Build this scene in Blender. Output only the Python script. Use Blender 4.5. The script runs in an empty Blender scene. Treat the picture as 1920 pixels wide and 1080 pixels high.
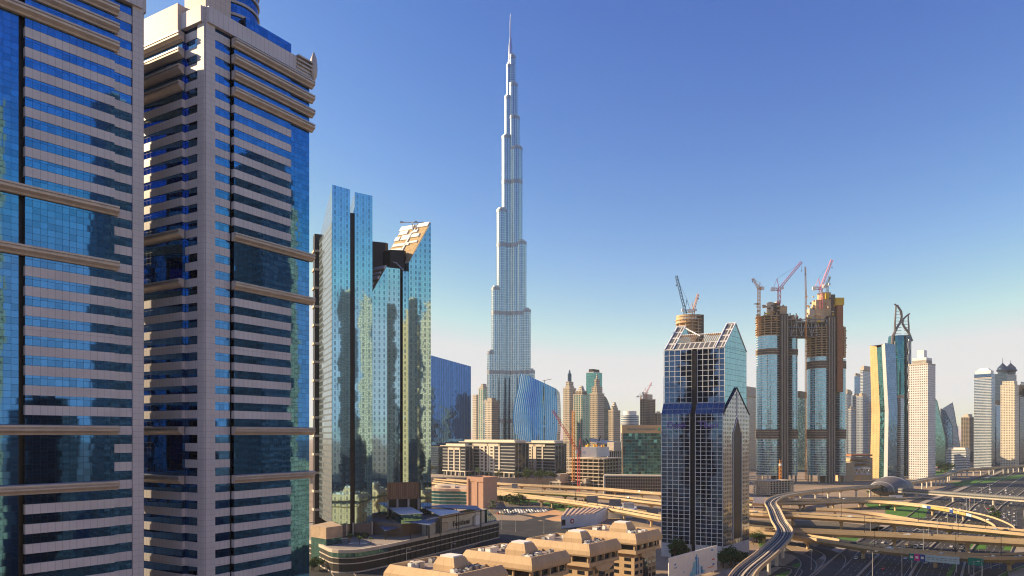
import bpy, math, random
from mathutils import Vector
rad = math.radians
rnd = random.Random(7)
sc = bpy.context.scene
COL = sc.collection

# ---------------------------------------------------------------- camera
FPX, HOR, CZ = 1300.0, 815.0, 80.0          # focal length and horizon row in photo pixels, eye height in metres
cam_d = bpy.data.cameras.new("camera")
cam_d.sensor_width = 36.0
cam_d.lens = FPX / 1920.0 * 36.0
cam_d.shift_y = (HOR - 540.0) / 1920.0
cam_d.clip_start, cam_d.clip_end = 0.5, 60000.0
cam = bpy.data.objects.new("camera", cam_d)
COL.objects.link(cam)
cam.location = (0, 0, CZ)
cam.rotation_euler = (rad(90), 0, 0)
sc.camera = cam

# ---------------------------------------------------------------- sky and sun
SUN_AZ = Vector((-0.98, 0.20))            # horizontal direction towards the sun
SUN_EL = rad(26)
world = bpy.data.worlds.new("World")
sc.world = world
world.use_nodes = True
wn = world.node_tree
bg = wn.nodes["Background"]
sky = wn.nodes.new("ShaderNodeTexSky")
sky.sky_type = "NISHITA"
sky.sun_disc = False
sky.sun_elevation = SUN_EL
sky.sun_rotation = math.atan2(SUN_AZ.x, SUN_AZ.y)
sky.altitude = 0.0
sky.air_density = 1.0
sky.dust_density = 0.8
sky.ozone_density = 3.5
# deepen the zenith and keep the glare round the sun from swamping the rest: (gain, power, ceiling) per channel
sep = wn.nodes.new("ShaderNodeSeparateColor"); com = wn.nodes.new("ShaderNodeCombineColor")
wn.links.new(sky.outputs[0], sep.inputs[0])
for ch, (gain, power, top) in enumerate(((0.38, 2.5, 4.1), (0.42, 1.85, 4.35), (1.16, 0.95, 4.6))):
    pw = wn.nodes.new("ShaderNodeMath"); pw.operation = "POWER"; pw.inputs[1].default_value = power
    ml = wn.nodes.new("ShaderNodeMath"); ml.operation = "MULTIPLY"; ml.inputs[1].default_value = gain
    mn = wn.nodes.new("ShaderNodeMath"); mn.operation = "MINIMUM"; mn.inputs[1].default_value = top
    wn.links.new(sep.outputs[ch], pw.inputs[0]); wn.links.new(pw.outputs[0], ml.inputs[0]); wn.links.new(ml.outputs[0], mn.inputs[0]); wn.links.new(mn.outputs[0], com.inputs[ch])
wn.links.new(com.outputs[0], bg.inputs[0])
bg.inputs[1].default_value = 0.09
sd = bpy.data.lights.new("sun", "SUN")
sd.energy = 5.0
sd.angle = rad(0.5)
sd.color = (1.0, 0.76, 0.46)
sun = bpy.data.objects.new("sun", sd)
COL.objects.link(sun)
S3 = Vector((SUN_AZ.x, SUN_AZ.y, 0)).normalized() * math.cos(SUN_EL) + Vector((0, 0, math.sin(SUN_EL)))
sun.rotation_euler = (-S3).to_track_quat("-Z", "Y").to_euler()
sun.location = (-900, -300, 700)
sc.view_settings.view_transform = "Standard"
sc.view_settings.look = "None"
sc.view_settings.exposure = 0.95
sc.view_settings.gamma = 1.0
sc.view_settings.use_curve_mapping = False
sc.render.engine = "CYCLES"
sc.cycles.use_denoising = True
sc.cycles.filter_width = 1.15
sc.cycles.max_bounces = 8
sc.cycles.glossy_bounces = 5
sc.cycles.diffuse_bounces = 3
sc.cycles.volume_bounces = 3
sc.cycles.caustics_reflective = False
sc.cycles.sample_clamp_indirect = 6.0

# ---------------------------------------------------------------- placing
def W(px, py, z=0.0):
    "place seen at a photo pixel, on the level z"
    Y = (CZ - z) * FPX / (py - HOR)
    return ((px - 960.0) * Y / FPX, Y)
def XA(px, Y): return (px - 960.0) * Y / FPX
def ZA(py, Y): return CZ + (HOR - py) * Y / FPX
def add(a, b, k=1.0): return (a[0] + b[0] * k, a[1] + b[1] * k)
def unit(a):
    l = math.hypot(a[0], a[1]); return (a[0] / l, a[1] / l)
def perp(a): return (-a[1], a[0])

# ---------------------------------------------------------------- mesh builder
class MB:
    def __init__(s): s.v = []; s.f = []; s.m = []; s.u = []
    def face(s, pts, mat=0, uv=None):
        b = len(s.v)
        pts = [tuple(p) for p in pts]
        s.v += pts
        s.f.append(tuple(range(b, b + len(pts))))
        s.m.append(mat)
        if uv is None:
            n = Vector((0, 0, 0))
            o = Vector(pts[0])
            for i in range(1, len(pts) - 1):
                n += (Vector(pts[i]) - o).cross(Vector(pts[i + 1]) - o)
            if n.length < 1e-9: n = Vector((0, 0, 1))
            n.normalize()
            if abs(n.z) > 0.9:
                uv = [(p[0], p[1]) for p in pts]
            else:
                t = Vector((-n.y, n.x, 0)).normalized()
                u0 = min(Vector(p).dot(t) for p in pts)
                uv = [(Vector(p).dot(t) - u0, p[2]) for p in pts]
        s.u += list(uv)
    def prism(s, poly, z0, z1, mat=0, cap=None, bottom=False, ztop=None, cont=False, u0=0.0):
        "vertical walls over a CCW footprint; ztop: a height per corner"
        n = len(poly); u = u0
        for i in range(n):
            a, b = poly[i], poly[(i + 1) % n]
            za = ztop[i] if ztop else z1
            zb = ztop[(i + 1) % n] if ztop else z1
            l = math.hypot(b[0] - a[0], b[1] - a[1])
            if l < 1e-6: continue
            if not cont: u = u0
            s.face([(a[0], a[1], z0), (b[0], b[1], z0), (b[0], b[1], zb), (a[0], a[1], za)], mat,
                   [(u, z0), (u + l, z0), (u + l, zb), (u, za)])
            u += l
        c = mat if cap is None else cap
        s.face([(poly[i][0], poly[i][1], ztop[i] if ztop else z1) for i in range(n)], c)
        if bottom: s.face([(p[0], p[1], z0) for p in reversed(poly)], c)
        return s
    def obox(s, o, ex, lx, ly, z0, z1, mat=0, cap=None, bottom=True):
        "box with a corner at o, lx along ex and ly to the left of ex"
        ey = perp(ex)
        p = [o, add(o, ex, lx), add(add(o, ex, lx), ey, ly), add(o, ey, ly)]
        a = 0
        for i in range(4):
            a += p[i][0] * p[(i + 1) % 4][1] - p[(i + 1) % 4][0] * p[i][1]
        if a < 0: p.reverse()
        return s.prism(p, z0, z1, mat, cap, bottom)
    def box(s, c, sx, sy, sz, mat=0, rot=0.0, bottom=True):
        "box centred on c in plan, standing on c.z"
        ex = (math.cos(rot), math.sin(rot))
        o = add(add(c, ex, -sx / 2), perp(ex), -sy / 2)
        return s.obox(o, ex, sx, sy, c[2], c[2] + sz, mat, None, bottom)
    def tube(s, p, q, r, mat=0, n=6, r2=None, caps=True):
        p, q = Vector(p), Vector(q)
        d = q - p
        if d.length < 1e-6: return s
        d.normalize()
        a = d.cross(Vector((0, 0, 1)) if abs(d.z) < 0.95 else Vector((1, 0, 0))).normalized()
        b = d.cross(a)
        r2 = r if r2 is None else r2
        A = [p + (a * math.cos(2 * math.pi * i / n) + b * math.sin(2 * math.pi * i / n)) * r for i in range(n)]
        B = [q + (a * math.cos(2 * math.pi * i / n) + b * math.sin(2 * math.pi * i / n)) * r2 for i in range(n)]
        for i in range(n):
            j = (i + 1) % n
            s.face([A[j], A[i], B[i], B[j]], mat)
        if caps:
            s.face(A, mat); s.face(list(reversed(B)), mat)
        return s
    def loft(s, rings, mat=0, closed=True, cap=True, uvs=False):
        "rings of equal length, bottom to top, each CCW seen from above"
        n = len(rings[0])
        for k in range(len(rings) - 1):
            A, B = rings[k], rings[k + 1]
            u = 0.0
            for i in range(n if closed else n - 1):
                j = (i + 1) % n
                l = (Vector(A[j]) - Vector(A[i])).length
                lz0, lz1 = A[i][2], B[i][2]
                s.face([A[i], A[j], B[j], B[i]], mat, [(u, A[i][2]), (u + l, A[j][2]), (u + l, B[j][2]), (u, B[i][2])])
                u += l
        if cap:
            s.face(list(reversed(rings[0])), mat); s.face(rings[-1], mat)
        return s
    def lattice(s, p, q, w, mat=0, r=0.12, step=None):
        "square lattice mast or jib between p and q"
        p, q = Vector(p), Vector(q); d = q - p; L = d.length; d.normalize()
        a = d.cross(Vector((0, 0, 1)) if abs(d.z) < 0.95 else Vector((0, 1, 0))).normalized(); b = d.cross(a)
        step = step or w * 1.6
        n = max(2, int(L / step)); cor = [(1, 1), (1, -1), (-1, -1), (-1, 1)]
        P = lambda k, c: p + d * (L * k / n) + a * (c[0] * w / 2) + b * (c[1] * w / 2)
        for c in cor: s.tube(P(0, c), P(n, c), r, mat, 4)
        for k in range(n):
            for i in range(4):
                c, e = cor[i], cor[(i + 1) % 4]
                s.tube(P(k, c), P(k + 1, e), r * .7, mat, 3, caps=False)
        return s
    def build(s, name, mats, parent=None, base=None, smooth=False):
        me = bpy.data.meshes.new(name)
        if parent is not None and base is None: base = parent.get("_b", (0, 0, 0))
        b = Vector(base) if base is not None else Vector((0, 0, 0))
        me.from_pydata([tuple(Vector(p) - b) for p in s.v], [], s.f)
        uvl = me.uv_layers.new(name="UVMap")
        flat = [c for uv in s.u for c in uv]
        uvl.data.foreach_set("uv", flat)
        if not isinstance(mats, (list, tuple)): mats = [mats]
        for m in mats: me.materials.append(m)
        me.polygons.foreach_set("material_index", s.m)
        if smooth:
            import bmesh
            bm = bmesh.new(); bm.from_mesh(me)
            bmesh.ops.remove_doubles(bm, verts=bm.verts, dist=0.002)
            bm.to_mesh(me); bm.free()
            me.polygons.foreach_set("use_smooth", [True] * len(me.polygons))
            try: me.set_sharp_from_angle(angle=rad(40))
            except Exception: pass
        me.update()
        o = bpy.data.objects.new(name, me)
        COL.objects.link(o)
        if parent is not None: o.parent = parent; o["_b"] = tuple(b)
        elif base is not None: o.location = b; o["_b"] = tuple(b)
        return o

def tag(o, label=None, cat=None, group=None, kind=None):
    if label: o["label"] = label
    if cat: o["category"] = cat
    if group: o["group"] = group
    if kind: o["kind"] = kind
    return o
def thing(name, label, cat, base, group=None):
    o = bpy.data.objects.new(name, None)
    o.empty_display_size = 2.0
    COL.objects.link(o)
    o.location = base
    o["_b"] = tuple(base)
    return tag(o, label, cat, group)
def copy_tree(o, parent=None):
    c = o.copy(); COL.objects.link(c)
    c.parent = parent
    for ch in list(o.children): copy_tree(ch, c)
    return c
def text(body, name, mat, parent, pos, xdir, size, depth=0.1, spacing=1.0, align="CENTER"):
    "standing letters whose baseline runs along xdir (2D)"
    cu = bpy.data.curves.new(name, "FONT")
    cu.body = body; cu.size = size; cu.extrude = depth; cu.align_x = align; cu.space_character = spacing
    cu.materials.append(mat)
    tmp = bpy.data.objects.new(name, cu); COL.objects.link(tmp)
    me = bpy.data.meshes.new_from_object(tmp.evaluated_get(bpy.context.evaluated_depsgraph_get()))
    me.name = name
    bpy.data.objects.remove(tmp); bpy.data.curves.remove(cu)
    me.materials.clear(); me.materials.append(mat)
    o = bpy.data.objects.new(name, me)
    COL.objects.link(o)
    b = Vector(parent.get("_b", (0, 0, 0))) if parent is not None else Vector((0, 0, 0))
    if parent is not None: o.parent = parent
    o.location = Vector(pos) - b
    o.rotation_euler = (rad(90), 0, math.atan2(xdir[1], xdir[0]))
    return o

# ---------------------------------------------------------------- materials
class NT:
    def __init__(s, name):
        s.mat = bpy.data.materials.new(name); s.mat.use_nodes = True
        s.t = s.mat.node_tree; s.out = s.t.nodes["Material Output"]; s.bsdf = s.t.nodes["Principled BSDF"]
    def n(s, kind, **kw):
        nd = s.t.nodes.new(kind)
        for k, v in kw.items(): setattr(nd, k, v)
        return nd
    def link(s, a, b): s.t.links.new(a, b)
    def put(s, v, sock):
        if v is None: return
        if hasattr(v, "is_linked") or hasattr(v, "links"): s.link(v, sock)
        else: sock.default_value = v
    def math(s, op, a, b=None, c=None, clamp=False):
        nd = s.n("ShaderNodeMath", operation=op, use_clamp=clamp)
        s.put(a, nd.inputs[0]); s.put(b, nd.inputs[1]); s.put(c, nd.inputs[2])
        return nd.outputs[0]
    def vec(s, op, a, b=None, scale=None):
        nd = s.n("ShaderNodeVectorMath", operation=op)
        s.put(a, nd.inputs[0]); s.put(b, nd.inputs[1])
        if scale is not None: s.put(scale, nd.inputs["Scale"])
        return nd.outputs[0]
    def mix(s, f, a, b, mode="MIX"):
        nd = s.n("ShaderNodeMix", data_type="RGBA", blend_type=mode)
        s.put(f, nd.inputs[0])
        for v, i in ((a, 6), (b, 7)):
            if isinstance(v, tuple): nd.inputs[i].default_value = (*v, 1.0) if len(v) == 3 else v
            else: s.link(v, nd.inputs[i])
        return nd.outputs[2]
    def noise(s, scale, detail=3, vec=None, dim="3D"):
        nd = s.n("ShaderNodeTexNoise", noise_dimensions=dim)
        nd.inputs["Scale"].default_value = scale; nd.inputs["Detail"].default_value = detail
        if vec is not None: s.link(vec, nd.inputs["Vector"])
        return nd

def c4(c): return (c[0], c[1], c[2], 1.0)
_mats = {}
def mat(name, col, rough=0.7, metal=0.0, var=0.18, scale=0.3, spec=0.3, bump=0.0, emit=None):
    "plain surface with a little wear: noise in object space"
    if name in _mats: return _mats[name]
    t = NT(name); b = t.bsdf
    geo = t.n("ShaderNodeNewGeometry")
    n1 = t.noise(scale, 5, geo.outputs["Position"])
    n2 = t.noise(scale * 9, 3, geo.outputs["Position"])
    f = t.math("ADD", t.math("MULTIPLY", n1.outputs[0], 0.65), t.math("MULTIPLY", n2.outputs[0], 0.35))
    lo = tuple(c * (1 - var * 1.4) for c in col); hi = tuple(min(1, c * (1 + var * 1.4)) for c in col)
    t.link(t.mix(t.math("MULTIPLY_ADD", f, 2.2, -0.6, clamp=True), lo, hi), b.inputs["Base Color"])
    b.inputs["Roughness"].default_value = rough; b.inputs["Metallic"].default_value = metal
    b.inputs["Specular IOR Level"].default_value = spec
    if bump:
        bp = t.n("ShaderNodeBump"); bp.inputs["Strength"].default_value = bump; bp.inputs["Distance"].default_value = 0.1
        t.link(n2.outputs[0], bp.inputs["Height"]); t.link(bp.outputs[0], b.inputs["Normal"])
    if emit:
        b.inputs["Emission Color"].default_value = c4(emit[0]); b.inputs["Emission Strength"].default_value = emit[1]
    _mats[name] = t.mat
    return t.mat

def facade(name, wall, glass, fh=3.6, bay=1.5, wy=(0.2, 0.95), wx=(0.05, 0.95), metal=0.85, rough=0.04, tilt=0.012,
           wave=0.0, wscale=0.15, vary=0.25, wrough=0.6, wmetal=0.0, blind=0.0, blindcol=(.5, .48, .42), group=None, wall2=None, v0=0.0, joint=None):
    """a wall of windows, laid out in metres from the mesh's own UVs: every pane its own tilt and tint, so mirrored
    things break up as they do in real curtain walling"""
    if name in _mats: return _mats[name]
    t = NT(name); b = t.bsdf
    uv = t.n("ShaderNodeUVMap"); uv.uv_map = "UVMap"
    sp = t.n("ShaderNodeSeparateXYZ"); t.link(uv.outputs[0], sp.inputs[0])
    U = t.math("DIVIDE", sp.outputs[0], bay); V = t.math("DIVIDE", t.math("SUBTRACT", sp.outputs[1], v0), fh)
    fu = t.math("FRACT", U); fv = t.math("FRACT", V)
    iu = t.math("FLOOR", U); iv = t.math("FLOOR", V)
    def inside(x, lo, hi):
        return t.math("MULTIPLY", t.math("GREATER_THAN", x, lo), t.math("LESS_THAN", x, hi))
    m = t.math("MULTIPLY", inside(fu, *wx), inside(fv, *wy))
    if group:                                   # every n-th bay solid: (n, keep)
        gu = t.math("FRACT", t.math("DIVIDE", iu, float(group[0])))
        m = t.math("MULTIPLY", m, t.math("LESS_THAN", gu, group[1] / group[0] - 0.01))
    cid = t.n("ShaderNodeCombineXYZ"); t.link(iu, cid.inputs[0]); t.link(iv, cid.inputs[1])
    geo = t.n("ShaderNodeNewGeometry")
    wnz = t.n("ShaderNodeTexWhiteNoise", noise_dimensions="3D"); t.link(cid.outputs[0], wnz.inputs["Vector"])
    jit = t.vec("SCALE", t.vec("SUBTRACT", wnz.outputs["Color"], (0.5, 0.5, 0.5)), scale=tilt * 2)
    nrm = t.vec("ADD", geo.outputs["Normal"], jit)
    if wave:
        nz = t.noise(wscale, 2.0, geo.outputs["Position"])
        nrm = t.vec("ADD", nrm, t.vec("SCALE", t.vec("SUBTRACT", nz.outputs["Color"], (0.5, 0.5, 0.5)), scale=wave * 2))
    nrm = t.vec("NORMALIZE", nrm)
    g1 = tuple(c * (1 - vary) for c in glass)
    gcol = t.mix(wnz.outputs["Value"], g1, glass)
    b.inputs["Metallic"].default_value = metal
    b.inputs["Roughness"].default_value = rough
    t.link(gcol, b.inputs["Base Color"]); t.link(nrm, b.inputs["Normal"])
    sh = b.outputs[0]
    if blind:                                   # some panes with a blind drawn
        bb = t.n("ShaderNodeBsdfPrincipled"); bb.inputs["Base Color"].default_value = c4(blindcol); bb.inputs["Roughness"].default_value = 0.3
        w2 = t.n("ShaderNodeTexWhiteNoise", noise_dimensions="3D")
        t.link(t.vec("ADD", cid.outputs[0], (31.7, 4.2, 9.1)), w2.inputs["Vector"])
        ms = t.n("ShaderNodeMixShader"); t.link(t.math("LESS_THAN", w2.outputs["Value"], blind), ms.inputs[0])
        t.link(sh, ms.inputs[1]); t.link(bb.outputs[0], ms.inputs[2]); sh = ms.outputs[0]
    wb = t.n("ShaderNodeBsdfPrincipled")
    nz = t.noise(0.12, 5, geo.outputs["Position"])
    lo = tuple(c * 0.86 for c in wall); hi = tuple(min(1, c * 1.1) for c in wall)
    wc = t.mix(t.math("MULTIPLY_ADD", nz.outputs[0], 2.0, -0.5, clamp=True), lo, hi)
    if joint:                                   # panel joints: (u pitch, v pitch, width)
        ju = t.math("LESS_THAN", t.math("FRACT", t.math("DIVIDE", sp.outputs[0], joint[0])), joint[2] / joint[0])
        jv = t.math("LESS_THAN", t.math("FRACT", t.math("DIVIDE", sp.outputs[1], joint[1])), joint[2] / joint[1])
        wc = t.mix(t.math("MAXIMUM", ju, jv), wc, tuple(c * 0.55 for c in wall))
    if wall2:                                   # a second colour on the spandrel (above/below the glass)
        wc = t.mix(inside(fu, *wx), wc, wall2)
    t.link(wc, wb.inputs["Base Color"]); wb.inputs["Roughness"].default_value = wrough; wb.inputs["Metallic"].default_value = wmetal
    wb.inputs["Specular IOR Level"].default_value = 0.3
    ms = t.n("ShaderNodeMixShader"); t.link(m, ms.inputs[0]); t.link(wb.outputs[0], ms.inputs[1]); t.link(sh, ms.inputs[2])
    t.link(ms.outputs[0], t.out.inputs[0])
    _mats[name] = t.mat
    return t.mat
# ================================================================ ground
m_sand = mat("sand_ground", (0.28, 0.21, 0.15), 0.95, var=0.25, scale=0.02)
m_asph = mat("asphalt", (0.036, 0.035, 0.036), 0.85, var=0.5, scale=0.05)
m_pave = mat("paving", (0.30, 0.26, 0.22), 0.9, var=0.2, scale=0.2)
m_grass = mat("lawn_green", (0.06, 0.16, 0.025), 0.95, var=0.35, scale=0.12)
m_white = mat("white_paint", (0.78, 0.76, 0.72), 0.6, var=0.06)
m_conc = mat("pale_concrete", (0.52, 0.45, 0.36), 0.85, var=0.14, scale=0.12)
m_conc_d = mat("raw_concrete", (0.30, 0.26, 0.22), 0.9, var=0.2, scale=0.2)
m_dark = mat("dark_metal", (0.03, 0.03, 0.035), 0.45, 0.4, var=0.1)
m_steel = mat("grey_steel", (0.42, 0.43, 0.45), 0.4, 0.6, var=0.1)
g = MB()
R = 12000.0
g.face([(R * math.cos(2 * math.pi * i / 48), R * math.sin(2 * math.pi * i / 48), 0) for i in range(48)], 0)
tag(g.build("ground", m_sand), kind="structure")

# ================================================================ the two banded towers at the left
m_stone = facade("banded_stone", (0.59, 0.57, 0.60), (.5, .5, .5), wx=(2, 3), wrough=0.35, joint=(1.25, 50.0, 0.07))
m_pier = facade("pier_stone", (0.56, 0.54, 0.57), (.5, .5, .5), wx=(2, 3), wrough=0.35, joint=(1.25, 1.26, 0.06))
m_blue = facade("blue_ribbon_glass", (0.01, 0.02, 0.05), (0.07, 0.23, 0.52), fh=1.26, bay=1.25, wy=(0.04, 1.1), wx=(0.04, 1.1),
                metal=1.0, rough=0.03, tilt=0.0025, wave=0.006, wscale=0.10, vary=0.28)
m_ledge = mat("ledge_metal", (0.50, 0.45, 0.42), 0.42, 0.25, var=0.12, scale=0.5)
m_recess = mat("dark_recess", (0.012, 0.014, 0.02), 0.3, 0.0, var=0.1)

def slab(mb, P, d, n, s0, s1, o0, o1, z0, z1, m=0, cap=None):
    p = [add(add(P, d, s), n, o) for s, o in ((s0, o0), (s1, o0), (s1, o1), (s0, o1))]
    a = sum(p[i][0] * p[(i + 1) % 4][1] - p[(i + 1) % 4][0] * p[i][1] for i in range(4))
    if a < 0: p.reverse()
    mb.prism(p, z0, z1, m, cap, True)
def profile(mb, P, d, n, s0, s1, prof, zb, m=0):
    A = [(*add(add(P, d, s0), n, o), zb + z) for o, z in prof]
    B = [(*add(add(P, d, s1), n, o), zb + z) for o, z in prof]
    k = len(prof)
    flip = d[0] * n[1] - d[1] * n[0] > 0
    for i in range(k):
        j = (i + 1) % k
        q = [A[i], A[j], B[j], B[i]]
        mb.face(q if not flip else q[::-1], m)
    mb.face(A[::-1] if not flip else A, m); mb.face(B if not flip else B[::-1], m)

LEDGE = [(-0.3, -1.0), (0.35, -0.95), (0.55, -0.6), (1.25, -0.15), (1.3, 0.2), (1.05, 0.3), (1.05, 0.42), (1.3, 0.5), (1.3, 0.85), (0.9, 0.98), (-0.3, 1.0)]
FL = 3.78
Z0B = 80.9
def lev(k): return Z0B + FL * k

def banded_tower(name, label, P, faces, wid, dep, roof):
    """faces: (direction from the corner, outward normal, strips); strips: (kind, from, to)"""
    root = thing(name, label, "skyscraper", (P[0], P[1], 0))
    (d1, n1, st1), (d2, n2, st2) = faces
    # the body behind the skin
    poly = [add(add(P, d1, .9), d2, .9), add(add(P, d1, wid - .9), d2, .9), add(add(P, d1, wid - .9), d2, dep - .9), add(add(P, d1, .9), d2, dep - .9)]
    a = sum(poly[i][0] * poly[(i + 1) % 4][1] - poly[(i + 1) % 4][0] * poly[i][1] for i in range(4))
    if a < 0: poly.reverse()
    c = MB(); c.prism(poly, 0, roof - 1.0, 0, 1)
    c.build("core_wall", [m_recess, m_conc], root)
    kmin, kmax = -21, int((roof - 3 - Z0B) / FL)
    LK = [-3, 0, 9, 12, 21, 22, 23, 24]
    OFF = {"pier": .3, "ribbon": 0.0, "bay": .8, "glass": .55, "recess": -.8}
    for k in range(kmin, kmax + 1):
        z = lev(k)
        sp, wi = MB(), MB()
        full = (9 < k < 12) or (-3 < k < 0) or k in (-12 + 1, -12 + 2)
        for d, n, st in faces:
            for kind, s0, s1 in st:
                o = OFF[kind]
                if kind in ("ribbon", "bay"):
                    if not (kind == "bay" and (full or k in LK)):
                        slab(sp, P, d, n, s0, s1, o - 1.2, o, z - .93, z + .93)
                if kind in ("ribbon", "bay", "glass"):
                    lo, hi = z + .93, z + FL - .93
                    if kind == "glass" or (kind == "bay" and (full or k in LK)): lo = z - .93
                    elif kind == "bay" and (9 <= k < 12 or -3 <= k < 0): lo = z + .93
                    slab(wi, P, d, n, s0 + .02, s1 - .02, o - 1.3, o - .14, lo, hi)
        if sp.f: sp.build("spandrel", [m_stone], root)
        wi.build("window_ribbon", [m_blue], root)
    for d, n, st in faces:
        for kind, s0, s1 in st:
            if kind == "pier":
                p = MB(); slab(p, P, d, n, s0, s1, -1.0, .3, 0, roof); p.build("corner_pier", [m_pier], root)
            if kind == "recess":
                p = MB(); slab(p, P, d, n, s0, s1, -1.2, -.8, 0, roof - 3); p.build("recess_panel", [m_recess], root)
        b0 = min(s0 for k_, s0, s1 in st if k_ == "bay") - .5
        b1 = max(s1 for k_, s0, s1 in st if k_ in ("bay", "glass")) + .6
        for k in LK:
            if lev(k) > roof - 2: continue
            p = MB()
            prof = [(o + .8, z) for o, z in LEDGE]
            profile(p, P, d, n, b0, b1, prof, lev(k))
            p.build("ledge", [m_ledge], root)
        p = MB()                                       # parapet
        slab(p, P, d, n, .3, b1 - .3, -.6, .9, roof - 3.6, roof)
        p.build("parapet", [m_stone], root)
    return root

dA = unit((-0.64, -0.775)); nA = (-dA[1], dA[0])
PA = (-79.2, 148.6)
dA2 = (-nA[0], -nA[1])
towA = banded_tower("banded_tower", "blue glass tower banded in pinkish stone, cut by the left edge of the photo", PA,
    [(dA, nA, [("pier", 0, 2.1), ("ribbon", 2.1, 5.8), ("bay", 5.8, 21.6), ("recess", 21.6, 22.5), ("glass", 22.5, 30)]),
     (dA2, (-dA[0], -dA[1]), [("pier", 0, 2.1), ("ribbon", 2.1, 6), ("bay", 6, 31)])], 30.5, 33.0, 174.5)

PB = (-69.5, 157.0)
dB = unit((0.64, 1.0)); nB = (dB[1], -dB[0])
dB2 = unit((-0.87, 0.49)); nB2 = (-dB2[1] * 1.0, dB2[0])
nB2 = (-0.49 / math.hypot(.87, .49), -0.87 / math.hypot(.87, .49))
towB = banded_tower("banded_tower", "blue glass tower banded in pinkish stone with a round drum on its roof", PB,
    [(dB, nB, [("pier", 0, 2.35), ("ribbon", 2.35, 6.4), ("recess", 6.4, 6.95), ("bay", 6.95, 23.5), ("glass", 23.5, 29.7)]),
     (dB2, nB2, [("pier", 0, 2.3), ("ribbon", 2.3, 7.1), ("bay", 7.1, 28)])], 29.7, 31.0, 177.0)
m_roofstone = facade("roof_stone", (0.56, 0.50, 0.47), (.5, .5, .5), wx=(2, 3), wrough=0.5, joint=(1.25, 1.26, 0.06))
def pen(root, P, d, d2, n, n2, roof):
    p = MB(); q = [add(add(P, d, .5), d2, .5), add(add(P, d, 7), d2, .5), add(add(P, d, 7), d2, 8), add(add(P, d, .5), d2, 8)]
    a = sum(q[i][0] * q[(i + 1) % 4][1] - q[(i + 1) % 4][0] * q[i][1] for i in range(4))
    if a < 0: q.reverse()
    p.prism(q, roof - .5, roof + 13, 0); p.build("penthouse", [m_roofstone], root)
    p = MB(); c = add(add(P, d, 13), d2, 9)
    ring = lambda r, z, N=40: [(c[0] + r * math.cos(2 * math.pi * i / N), c[1] + r * math.sin(2 * math.pi * i / N), z) for i in range(N)]
    p.loft([ring(6.8, roof - 1), ring(6.8, roof + 18)], 0)
    p.build("roof_drum", [m_blue], root, smooth=True)
    for i in range(6):
        p = MB(); z = roof + 1.2 + i * 3.0
        p.loft([ring(6.8, z - .5), ring(7.15, z - .5), ring(7.15, z + .1), ring(6.8, z + .1)], 0, cap=False)
        p.build("drum_ring", [m_ledge], root, smooth=True)
    p = MB(); slab(p, P, d2, n2, 7.5, 27, -6, 1.6, roof - 5.5, roof + 2.2); p.build("roof_block", [m_roofstone], root)
    p = MB(); slab(p, P, d, n, 10.5, 24, -3, .2, roof, roof + 2.8); p.build("roof_glazing", [m_blue], root)
    p = MB()
    for k in range(4): slab(p, P, d, n, 25.0, 30.6, -.5, 1.2 + .25 * k, roof - 2.9 + k * .9, roof - 2.5 + k * .9)
    p.build("cornice", [m_ledge], root)
    p = MB(); c2 = add(add(P, d, 30.5), n, 1.2)
    p.loft([[(c2[0] + r * math.cos(t), c2[1] + r * math.sin(t), z) for t in [i * math.pi / 6 for i in range(12)]] for r, z in ((.1, roof - 4.5), (.8, roof - 3), (1.0, roof - 1), (.8, roof + 1.5), (.1, roof + 3.5))], 0)
    p.build("corner_finial", [m_ledge], root, smooth=True)
pen(towB, PB, dB, dB2, nB, nB2, 177.0)
# ================================================================ generic pieces
E1 = unit((0.62, 0.78))      # along the big highway
E2 = unit((-0.78, 0.62))     # across it

def solve(P, d, px):
    "distance along d from P at which the photo column px is met"
    k = (px - 960.0) / FPX
    return (k * P[1] - P[0]) / (d[0] - k * d[1])
def corner_poly(pxl, pxm, pxr, Y, dl=E2, dr=E1):
    "footprint with its near corner at column pxm, side faces reaching columns pxl and pxr"
    P = (XA(pxm, Y), Y)
    kk = (pxr - 960.0) / FPX
    if dr[0] / dr[1] < kk + .3:                  # far to the right the streets are seen turned further
        dr = unit((kk + .6, 1)); dl = perp(dr)
    a = abs(solve(P, dl, pxl)); b = abs(solve(P, dr, pxr))
    return [P, add(P, dr, b), add(add(P, dr, b), dl, a), add(P, dl, a)]
def scale_poly(poly, k, k2=None):
    cx = sum(p[0] for p in poly) / len(poly); cy = sum(p[1] for p in poly) / len(poly)
    return [(cx + (p[0] - cx) * k, cy + (p[1] - cy) * k) for p in poly]
def off_poly(poly, o):
    "CCW polygon moved outwards by o"
    n = len(poly); out = []
    for i in range(n):
        a, b, c = poly[i - 1], poly[i], poly[(i + 1) % n]
        e1, e2 = unit((b[0] - a[0], b[1] - a[1])), unit((c[0] - b[0], c[1] - b[1]))
        n1, n2 = (e1[1], -e1[0]), (e2[1], -e2[0])
        m = (n1[0] + n2[0], n1[1] + n2[1]); l = max(0.3, (m[0] ** 2 + m[1] ** 2) / 2)
        out.append((b[0] + m[0] / l * o, b[1] + m[1] / l * o))
    return out
def ccw(poly):
    a = sum(poly[i][0] * poly[(i + 1) % len(poly)][1] - poly[(i + 1) % len(poly)][0] * poly[i][1] for i in range(len(poly)))
    return poly if a > 0 else poly[::-1]
def cen(poly): return (sum(p[0] for p in poly) / len(poly), sum(p[1] for p in poly) / len(poly))

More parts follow.
